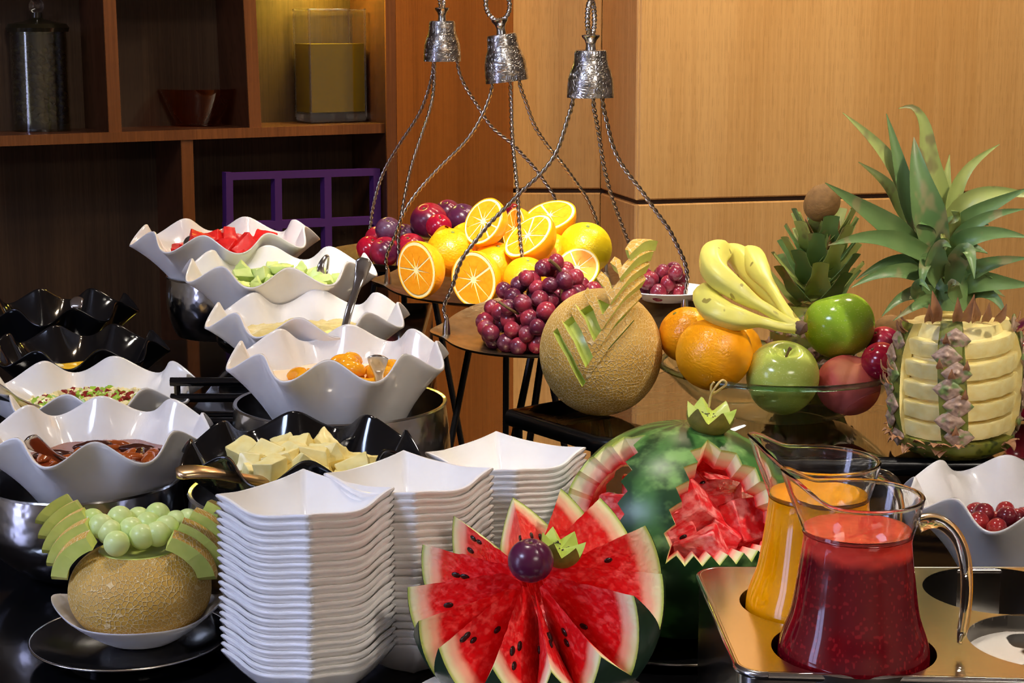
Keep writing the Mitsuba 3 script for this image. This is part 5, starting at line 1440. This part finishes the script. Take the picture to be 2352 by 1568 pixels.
# ------------------------------------------------------------------ carved watermelons
def rind_tex(c, sc, light=0.0):
    cx, cy, cz = [float(q) for q in c]
    d1, d2, d3 = CF(C(26, 60, 26)), CF(C(58, 104, 46)), CF(C(118, 160, 88))
    def fn(p, n, uv):
        az = dr.atan2(p.y - cy, p.x - cx)
        w = fbm(p.x * 24, p.y * 24, p.z * 24, 3)
        s = 0.5 + 0.5 * dr.sin(az * sc + 5.0 * w)
        m = fbm(p.x * 60, p.y * 60, p.z * 60, 4)
        c = mix(d1, d2, smoothstep(0.30, 0.75, 0.55 * s + 0.45 * m))
        c = mix(c, d3, smoothstep(0.50, 0.72, 0.55 * m + 0.45 * w) * (0.35 + light))
        return c
    return mikit.proc(fn)
def flesh_tex(c, R, t0, t1, axes=(1, 1, 1), pale=None):
    """Melon flesh: red inside, through pink to the white and pale green just under the skin."""
    cx, cy, cz = [float(q) for q in c]
    ax, ay, az = axes
    def fn(p, n, uv):
        r = dr.sqrt(dr.square((p.x - cx) / ax) + dr.square((p.y - cy) / ay) + dr.square((p.z - cz) / az)) / R
        w = 0.05 * (fbm(p.x * 70, p.y * 70, p.z * 70, 3) - 0.5)
        f = fbm(p.x * 190, p.y * 190, p.z * 190, 3)
        red = mix(CF(C(216, 22, 28)), CF(C(242, 92, 88)), smoothstep(0.40, 0.85, f))
        c_ = mix(red, CF(C(244, 190, 160)), smoothstep(t0, (t0 + t1) / 2, r + w))
        c_ = mix(c_, CF(C(238, 238, 188)), smoothstep((t0 + t1) / 2, t1, r + w))
        return mix(c_, CF(C(176, 200, 96)), smoothstep(0.962, 0.995, r))
    return mikit.proc(fn)
pr('seed_black', C(26, 14, 12), 0.25, specular=0.5)
pr('kiwi_skin', mikit.proc(lambda p, n, uv: mix(CF(C(128, 116, 40)), CF(C(92, 92, 26)), fbm(p.x * 200, p.y * 200, p.z * 200, 3))), 0.6)
pr('kiwi_flesh', mikit.proc(lambda p, n, uv: mix(CF(C(158, 182, 66)), CF(C(190, 202, 104)), fbm(p.x * 120, p.y * 120, p.z * 120, 3))), 0.3, specular=0.5)
pr('watermelon_chunk_red', mikit.proc(lambda p, n, uv: mix(CF(C(220, 40, 46)), CF(C(246, 150, 146)), smoothstep(0.36, 0.74, fbm(p.x * 120, p.y * 120, p.z * 120, 4)))), 0.30, specular=0.5, bump=(lambda p, n, uv: 0.0008 * fbm(p.x * 420, p.y * 420, p.z * 420, 2), 4e-4))
pr('bamboo', C(214, 186, 116), 0.4)

seed_ply = mikit.ply(place(ball(0.0042, 0.0026, 0.0013, 2), (0, 0, 0)), None, smooth=True)

def kiwi_crown(c, r, axis, label, npet=6, depth=1.1, spin=0.0):
    """Half a kiwi cut in a zigzag like a crown."""
    k = thing('carved_kiwi', label, 'kiwi')
    R = align(axis)
    n = npet * 12
    th = np.linspace(0, 2 * np.pi, n, endpoint=False)
    tri_ = np.abs(((th + spin) * npet / (2 * np.pi)) % 1.0 * 2 - 1)         # 1 at the tips
    zr = -0.12 + 0.62 * tri_
    rows = [np.zeros((n, 3)) + [0, 0, -depth]]
    for s in np.linspace(0.06, 1, 16):
        z = -depth + (zr + depth) * s
        rr = np.sqrt(np.maximum(1 - (np.minimum(z, 0.0) / depth) ** 2, 0)) * (1 + 0.06 * np.maximum(z, 0))
        rows.append(np.stack([rr * np.cos(th), rr * np.sin(th), z], -1))
    skin = grid(np.array(rows), cv=True); skin.invert()
    top = rows[-1]
    inn = [top]
    for s in (0.90, 0.75, 0.5, 0.25, 0.0):
        z = zr * s ** 1.2 - 0.10 * (1 - s)
        inn.append(np.stack([top[:, 0] * s, top[:, 1] * s, z], -1))
    fl = grid(np.array(inn), cv=True); fl.invert()
    add('skin', place(skin, c, R, r), 'kiwi_skin', k, 50)
    add('flesh', place(fl, c, R, r), 'kiwi_flesh', k, 30)
    gg = np.random.default_rng(int(c[0] * 1e5) % 997)
    for i in range(16):
        a = gg.uniform(0, 6.283); q = gg.uniform(0.22, 0.42)
        tr = np.interp(a, th, zr)
        M = mat4(np.asarray(c) + R @ (np.array([q * math.cos(a), q * math.sin(a), tr * q ** 1.2 - 0.10 * (1 - q) + 0.02]) * r), R @ rot([0, 0, 1], math.degrees(a)), 0.30)
        add('seed', seed_ply, 'seed_black', k, to_world=M)
    return k

# --- the watermelon flower in front
fpc = (1222 - 1176) / F * 1.40 / 0.95
solo('plate', place(lathe([(0, 0), (0.070, 0), (0.074, 0.005), (0.108, 0.014), (0.1135, 0.016), (0.113, 0.0175), (0.107, 0.0165), (0.072, 0.0085), (0, 0.008)], 96), (fpc, 1.422, TZ + 0.0005)), 'dish_china', 'round white plate under the watermelon flower at the bottom edge', 'plate', smooth=40)
FR = 0.110
fc = P(1232, 1352, 1.425)
fax = np.array([-0.20, -0.42, 0.88]); fax /= np.linalg.norm(fax)
fc[2] = TZ + 0.0088 + FR * 1.003
FRm = align(fax, (1, 0, 0))
pr('flower_rind', mikit.proc(lambda p, n, uv: mix(CF(C(24, 38, 28)), CF(C(46, 66, 46)), fbm(p.x * 50, p.y * 50, p.z * 50, 4))), 0.22, specular=0.5)
pr('flower_flesh', flesh_tex(fc, FR, 0.80, 0.965), 0.26, specular=0.55, bump=(lambda p, n, uv: 0.0007 * fbm(p.x * 380, p.y * 380, p.z * 380, 2), 4e-4))
fl_ = thing('watermelon_flower', 'watermelon half cut like an open flower of red wedges on a white plate', 'watermelon')
NP = 14
gg = np.random.default_rng(8)
edges = np.linspace(0, 2 * np.pi, NP + 1) + 0.12
edges[1:-1] += gg.uniform(-0.06, 0.06, NP - 1)
skew = gg.uniform(0.45, 0.85, NP)
tipf = np.radians(gg.uniform(70, 86, NP)); valf = np.radians(gg.uniform(101, 112, NP + 1)); valf[-1] = valf[0]
def rimpt(a, f): return FR * np.array([math.sin(f) * math.cos(a), math.sin(f) * math.sin(a), math.cos(f)])
shell_cols = []
for i in range(NP):
    a0, a1 = edges[i], edges[i + 1]
    am = a0 + (a1 - a0) * skew[i]
    na = 16
    aa = np.unique(np.r_[np.linspace(a0, am, na // 2 + 1), np.linspace(am, a1, na // 2 + 1)])
    ff = np.interp(aa, [a0, am, a1], [valf[i], tipf[i], valf[i + 1]])
    hr = np.interp(aa, [a0, am, a1], [0, 1, 0])
    ns = 22
    net = []
    r_in, z_hi, z_lo_ = 0.19 * FR, gg.uniform(0.18, 0.30) * FR, -0.36 * FR
    for s in np.linspace(0, 1, ns):
        row = []
        for a, f, h in zip(aa, ff, hr):
            o = rimpt(a, f)
            p0 = np.array([r_in * math.cos(a), r_in * math.sin(a), z_lo_ + (z_hi - z_lo_) * h])
            row.append(p0 + (o - p0) * s)
        net.append(row)
    net = np.array(net)
    # rough, torn texture, strongest by the middle
    no = meshkit.fbm(net * 190 + i * 11.0, 3, 3) - 0.5
    amp = (0.0040 * (1 - np.linspace(0, 1, ns)) ** 1.5 + 0.0007)[:, None]
    amp[-1] = 0
    net[..., 2] += no * amp * 2
    bottom = np.array([[(0.10 * FR) * math.cos(a), (0.10 * FR) * math.sin(a), -0.45 * FR] for a in aa])
    inner = [net[0] * np.array([0.55, 0.55, 1]) + np.array([0, 0, -0.10 * FR]), net[0]]
    m = grid(np.concatenate([[bottom], inner[:1], net]))
    if (m.face_normals[-1] @ np.array([0, 0, 1])) < 0: m.invert()
    kk = add('wedge', place(m, fc, FRm), 'flower_flesh', fl_, 38)
    # seeds on both faces
    for _ in range(int(gg.integers(2, 6))):
        s = int(gg.integers(7, 16)); j = int(gg.integers(2, len(aa) - 3))
        if abs(aa[j] - am) < 0.04: j += 2
        e1 = net[s + 1, j] - net[s, j]; e2 = net[s, j + 1] - net[s, j]
        nn = np.cross(e1, e2); nn /= np.linalg.norm(nn)
        if nn[2] < 0: nn = -nn
        Rs = align(nn, e1)
        M = mat4(fc + FRm @ (net[s, j] + nn * 0.0006), FRm @ Rs, gg.uniform(0.85, 1.15))
        k2, q_ = f'{kk}__seed', 1
        while k2 in scene: k2 = f'{kk}__seed_{q_:03d}'; q_ += 1
        scene[k2] = {**seed_ply, 'bsdf': {'type': 'ref', 'id': 'seed_black'}, 'to_world': M}
    for a, f in list(zip(aa, ff))[:-1]:
        shell_cols.append([FR * 1.003 * np.array([math.sin(x) * math.cos(a), math.sin(x) * math.sin(a), math.cos(x)]) for x in f + (math.pi - f) * np.linspace(0, 1, 30) ** 1.0])
net = np.array(shell_cols)
m = grid(net, cu=True)
m.merge_vertices(); m.update_faces(m.nondegenerate_faces())
mm = m.vertices[m.faces].mean(1)
if (np.einsum('ij,ij->i', m.face_normals, mm)).mean() < 0: m.invert()
add('rind', place(m, fc, FRm), 'flower_rind', fl_, True)
add('core', place(ball(0.36 * FR, 0.36 * FR, 0.16 * FR), fc + FRm @ np.array([0, 0, -0.34 * FR]), FRm), 'flower_flesh', fl_, True)
pp_ = P(1219, 1287, 1.372)
plum(pp_, 53 / ppm(1.372, pp_[2]), 'purple plum set in the middle of the watermelon flower', 'plum_skin', up=(0.0, -0.15, 1))
kiwi_crown(P(1290, 1255, 1.405), 50 / ppm(1.405, 1.06), (0.25, -0.15, 1), 'kiwi crown behind the plum in the watermelon flower', 6, 1.0)

# --- the watermelon basket
bpc = np.array([(1553 - 1176) / F * 1.64 / 0.9637, 1.645])
wp = thing('plate', 'black plate with a silver rim under the watermelon basket', 'plate')
add('body', place(lathe([(0, 0), (0.060, 0), (0.064, 0.004), (0.098, 0.008), (0.104, 0.0095), (0.103, 0.0105), (0.096, 0.0095), (0.062, 0.0065), (0, 0.006)], 96), (bpc[0], bpc[1], TZ + 0.0005)), 'black_china', wp, 40)
q = np.linspace(0, 2 * np.pi, 120)
add('rim', sweep(np.stack([bpc[0] + 0.1035 * np.cos(q), bpc[1] + 0.1035 * np.sin(q), np.full(120, TZ + 0.0105)], -1), 0.0016, n=8), 'silver', wp, 60)
BAa, BAc = 0.118, 0.1055
bcn = np.array([bpc[0] + 0.006, bpc[1], TZ + 0.0068 + BAc])
pr('basket_rind', rind_tex(bcn, 10.0, 0.60), 0.34, specular=0.5)
pr('basket_flesh', flesh_tex(bcn, 1.0, 0.79, 0.93, (BAa, BAa, BAc)), 0.28, specular=0.5)
bk_ = thing('watermelon_basket', 'watermelon carved into a zigzag-edged basket with arched handles, filled with red chunks', 'watermelon')
def zig(pts, amp, step):
    """A closed outline turned into saw teeth."""
    ls = LineString(list(pts) + [pts[0]])
    n = max(6, int(round(ls.length / step)))
    out = []
    ctr = np.mean(pts, axis=0)
    for i in range(n * 2):
        p = np.array(ls.interpolate(i / (n * 2) * ls.length).coords[0])
        d = ls.interpolate(min((i / (n * 2)) * ls.length + 1e-3, ls.length)).coords[0]
        t = np.array(d) - p; t /= np.linalg.norm(t) + 1e-12
        nr = np.array([t[1], -t[0]])
        if (p - ctr) @ nr < 0: nr = -nr
        out.append(p + nr * amp * (1 if i % 2 else -0.35))
    return Polygon(out).buffer(0)
def pol(f, a): return np.array([f * math.cos(a), f * math.sin(a)])
disc = Polygon([pol(2.98, q) for q in np.linspace(0, 2 * np.pi, 90, endpoint=False)])
ARMS = [math.radians(x) for x in (-114, -24, 66, 156)]
shape = disc
for i in range(4):
    a0, a1 = ARMS[i], ARMS[(i + 1) % 4] + (2 * math.pi if i == 3 else 0)
    f0, f1 = 0.44, 1.50
    w0, w1 = 0.30, 0.20             # half width of an arm, in arc length
    up_ = [pol(f0, a) for a in np.linspace(a0 + w0 / f0 * 0.95, a1 - w0 / f0 * 0.95, 6)] if a1 - a0 > 2 * w0 / f0 else [pol(0.55, (a0 + a1) / 2)]
    rightside = [pol(f, a1 - (w0 + (w1 - w0) * (f - f0) / (f1 - f0)) / math.sin(min(f, 1.57))) for f in np.linspace(0.62, f1, 6)]
    low = [pol(f1 + 0.02, a) for a in np.linspace(a1 - w1 / 1.0 - 0.03, a0 + w1 / 1.0 + 0.03, 8)]
    leftside = [pol(f, a0 + (w0 + (w1 - w0) * (f - f0) / (f1 - f0)) / math.sin(min(f, 1.57))) for f in np.linspace(f1, 0.62, 6)]
    shape = shape.difference(zig(np.array(up_ + rightside + low + leftside), 0.070, 0.205))
def bfn(xy, d):
    ph = np.hypot(xy[:, 0], xy[:, 1]); th = np.arctan2(xy[:, 1], xy[:, 0])
    u = np.stack([np.sin(ph) * np.cos(th), np.sin(ph) * np.sin(th), np.cos(ph)], 1)
    return bcn + u * (np.array([BAa, BAa, BAc]) - d[:, None])
sk, fl = chart_shell(shape if shape.geom_type == 'Polygon' else max(shape.geoms, key=lambda s: s.area), 0.024, bfn, 0.045)
add('rind', sk, 'basket_rind', bk_, 40)
add('flesh', fl, 'basket_flesh', bk_, 28)
def bfit(gq):
    a, q_ = gq.uniform(0, 6.283), math.sqrt(gq.uniform(0, 1)) * 0.078
    return bcn[0] + q_ * math.cos(a), bcn[1] + q_ * math.sin(a)
pl = pile(34, bfit, (0.018, 0.0235), lambda x, y: bcn[2] - 0.050 + 0.9 * max(0, math.hypot(x - bcn[0], y - bcn[1]) - 0.05), lambda x, y: bcn[2] + 0.060 - 6.0 * max(0, math.hypot(x - bcn[0], y - bcn[1]) - 0.045) ** 1.5 - 0.02, 2500, seed=14, tight=0.86)
gg = np.random.default_rng(41)
add('pulp', place(ball(0.085, 0.085, 0.040), bcn + [0, 0, -0.045]), 'basket_flesh', bk_, True)
for x, y, z, r in pl:
    k = thing('watermelon_chunk', 'red watermelon chunk inside the carved watermelon basket, ' + where(x, y, z, bcn, 0.08, bcn[2] + 0.012), 'fruit', 'watermelon chunks in the basket')
    m = chunk(gg, 2.2 * r, 1.9 * r, 1.6 * r, 0.2)
    R = rrot(gg)
    add('flesh', place(m, (x, y, z), R), 'watermelon_chunk_red', k, 40)
    for _ in range(int(gg.integers(0, 3))):
        i = int(gg.integers(0, len(m.faces)))
        add('seed', seed_ply, 'seed_black', k, to_world=mat4(np.array([x, y, z]) + R @ m.triangles_center[i], R @ align(m.face_normals[i]), 0.9))
kc = np.array([P(1632, 948, 1.63)[0], 1.630, 0])
rel = (kc[:2] - bcn[:2]); 
kc[2] = bcn[2] + BAc * math.sqrt(1 - (rel @ rel) / BAa ** 2) + 0.014
kiwi_crown(kc, 55 / ppm(1.63, 1.11), (0.12, -0.10, 1), 'kiwi crown pinned on top of the watermelon basket', 6, 0.85, 0.2)
pick = thing('bamboo_pick', 'knotted bamboo pick stuck in the kiwi crown on the watermelon basket', 'pick')
pb0 = kc + [0, 0, -0.004]
pk_pts = [P(1628, 935, 1.63), P(1634, 905, 1.625), P(1644, 888, 1.62), P(1662, 873, 1.62), P(1668, 880, 1.622), P(1655, 893, 1.625), P(1638, 902, 1.627), P(1634, 886, 1.622), P(1640, 877, 1.62)]
add('loop', sweep(spline(pk_pts, 70), 0.0011, n=8), 'bamboo', pick, 60)

# ------------------------------------------------------------------ steel stand with the two carafes
HS = 0.887                                   # the stand is nearer and smaller than a table-high one
HZ = TZ + 0.13
def hs(x, Y): return np.array([x * HS, Y * HS])
cR, cO = hs(0.2935, 1.425), hs(0.2815, 1.545)
holes = [cR, cO, hs(0.461, 1.582), hs(0.468, 1.444)]
HR = 0.0655 * HS + 0.004
rect = Polygon([hs(0.190, 1.372), hs(0.70, 1.335), hs(0.70, 1.652), hs(0.182, 1.652)])
rect = rect.buffer(-0.022).buffer(0.022, quad_segs=10)
st_ = thing('carafe_stand', 'polished steel stand with round openings holding the juice carafes', 'stand')
def brushed(p, n, uv): return 0.00003 * noise(p.x * 60, p.y * 2500, 0)
pr('brushed_steel', C(214, 208, 198), 0.17, 1.0, bump=(brushed, 2e-4))
top_ = rect
for h in holes: top_ = top_.difference(Point(*h).buffer(HR, quad_segs=24))
tp = trimesh.creation.extrude_polygon(top_, 0.003, engine='earcut'); tp.apply_translation([0, 0, HZ - 0.003])
add('top', tp, 'brushed_steel', st_, False)
ring = rect.difference(rect.buffer(-0.003))
sd = trimesh.creation.extrude_polygon(ring, HZ - TZ - 0.004, engine='earcut'); sd.apply_translation([0, 0, TZ + 0.001])
add('side', sd, 'steel', st_, 30)
ex = np.array(rect.exterior.coords)
add('rolled_edge', sweep(np.c_[ex, np.full(len(ex), HZ - 0.003)], 0.0034, n=10), 'steel', st_, 60)
pr('sleeve_steel', C(120, 116, 110), 0.3, 1.0)
pr('cream_spill', mikit.proc(lambda p, n, uv: mix(CF(C(38, 36, 36)), CF(C(226, 222, 214)), smoothstep(0.50, 0.56, fbm(p.x * 34 + 2, p.y * 34, 0.0, 3)))), 0.25)
for i, h in enumerate(holes):
    add('sleeve', place(lathe([(HR, -0.050), (HR, -0.0005), (HR + 0.001, -0.0005), (HR + 0.001, -0.050)], 64), (h[0], h[1], HZ)), 'sleeve_steel', st_, 40)
    zb = -0.048 if i < 3 else -0.014
    add('bottom', place(lathe([(0, zb), (HR, zb), (HR, zb - 0.002), (0, zb - 0.002)][::-1], 48), (h[0], h[1], HZ)), 'cream_spill' if i == 3 else 'sleeve_steel', st_, False, label='openings floor with pale spilled cream' if i == 3 else None)
    if i == 3:
        add('drain_hole', place(lathe([(0, 0), (0.007, 0), (0.007, 0.0006), (0, 0.0006)], 24), (h[0] - 0.012, h[1] - 0.016, HZ + zb)), 'black_metal', st_, False)

pr('juice_orange', mikit.proc(lambda p, n, uv: mix(CF(C(248, 166, 6)), CF(C(236, 144, 0)), fbm(p.x * 40, p.y * 40, p.z * 20, 3))), 0.06, specular=0.5)
FOAM_Z = HZ + 0.088 * HS
pr('juice_red', mikit.proc(lambda p, n, uv: mix(mix(mix(CF(C(72, 3, 18)), CF(C(110, 10, 16)), fbm(p.x * 40, p.y * 40, p.z * 30, 3)), CF(C(170, 34, 40)), 0.35 * smoothstep(0.62, 0.80, noise(p.x * 520, p.y * 520, p.z * 300))),
   mix(CF(C(198, 40, 32)), CF(C(216, 74, 58)), fbm(p.x * 200, p.y * 200, p.z * 200, 3)), smoothstep(-0.006, 0.006, p.z - FOAM_Z + 0.014 * (fbm(p.x * 45, p.y * 45, p.z * 60, 3) - 0.5)))), 0.06, specular=0.5)
scene['carafe_glass'] = {'type': 'dielectric', 'int_ior': 1.48, 'ext_ior': 1.0}

CZ = [(-0.040, .0655), (0.0, .0641), (0.0355, .0541), (0.0638, .0497), (0.0916, .0462), (0.0985, .0456), (0.1058, .0471), (0.1168, .0505), (0.1268, .0530), (0.1353, .0541)]
def carafe(c, label, juice, jname, level, scale, spout_dir, handle_dir):
    k = thing('carafe', label, 'carafe')
    zz = np.array([q[0] for q in CZ]); rr = np.array([q[1] for q in CZ])
    from scipy.interpolate import PchipInterpolator
    R_ = PchipInterpolator(zz, rr)
    s = scale
    o = np.array([c[0], c[1], HZ])
    t = 0.0026
    lip = 0.1353
    n = 128
    th = np.linspace(0, 2 * np.pi, n, endpoint=False)
    d = (th - spout_dir + np.pi) % (2 * np.pi) - np.pi
    up = np.exp(-(d / 0.62) ** 2); nar = np.exp(-(d / 0.30) ** 2)
    def row(z, off, lift=0.0):
        q = np.clip((z - 0.100) / (lip - 0.100), 0, 1) ** 1.6
        r = R_(z) - off + q * (0.010 * nar + 0.002 * up - 0.003 * np.exp(-((np.abs(d) - 0.75) / 0.28) ** 2))
        zq = z + q * 0.0215 * up + lift
        return np.stack([r * np.cos(th), r * np.sin(th), zq], -1)
    zs = np.linspace(level - 0.004, lip, 22)
    rows = [row(z, 0) for z in zs] + [row(lip, -0.0008, 0.0012), row(lip, t * 0.5, 0.0022), row(lip, t + 0.0004, 0.0010)] + [row(z, t) for z in zs[::-1]]
    m = grid(np.array(rows), cu=True, cv=True); m.invert()
    if m.volume < 0: m.invert()
    add('glass', place(m, o, None, s), 'carafe_glass', k, True)
    zj = np.linspace(-0.040, level - 0.0045, 40)
    prof = [(0, -0.040)] + [(float(R_(z)), z) for z in zj] + [(float(R_(level)) - t - 0.0002, level - 0.0043), (float(R_(level)) - t - 0.0002, level), (0, level)]
    add('juice', place(lathe(prof, 96), o, None, s), juice, k, 40, label=jname)
    h = handle_dir
    hd = np.array([math.cos(h), math.sin(h), 0])
    hp = [hd * 0.0495 + [0, 0, 0.113], hd * 0.062 + [0, 0, 0.1165], hd * 0.078 + [0, 0, 0.108], hd * 0.089 + [0, 0, 0.086], hd * 0.0925 + [0, 0, 0.055], hd * 0.0905 + [0, 0, 0.022], hd * 0.0885 + [0, 0, 0.010]]
    path = spline(hp, 60) * s + o
    ra = np.interp(np.linspace(0, 1, 60), [0, 0.12, 0.5, 0.92, 1], [0.0095, 0.0080, 0.0070, 0.0062, 0.0030]) * s
    add('handle', sweep(path, ra * 0.75, ra, n=16, up=(0, 1, 0)), 'carafe_glass', k, True)
    return k
carafe(cO, 'glass carafe of orange juice, rear one in the steel stand', 'juice_orange', 'orange juice', 0.106, HS, math.radians(168), math.radians(20))
carafe(cR, 'glass carafe of red juice, front one in the steel stand', 'juice_red', 'red juice', 0.108, HS, math.radians(176), math.radians(-8))
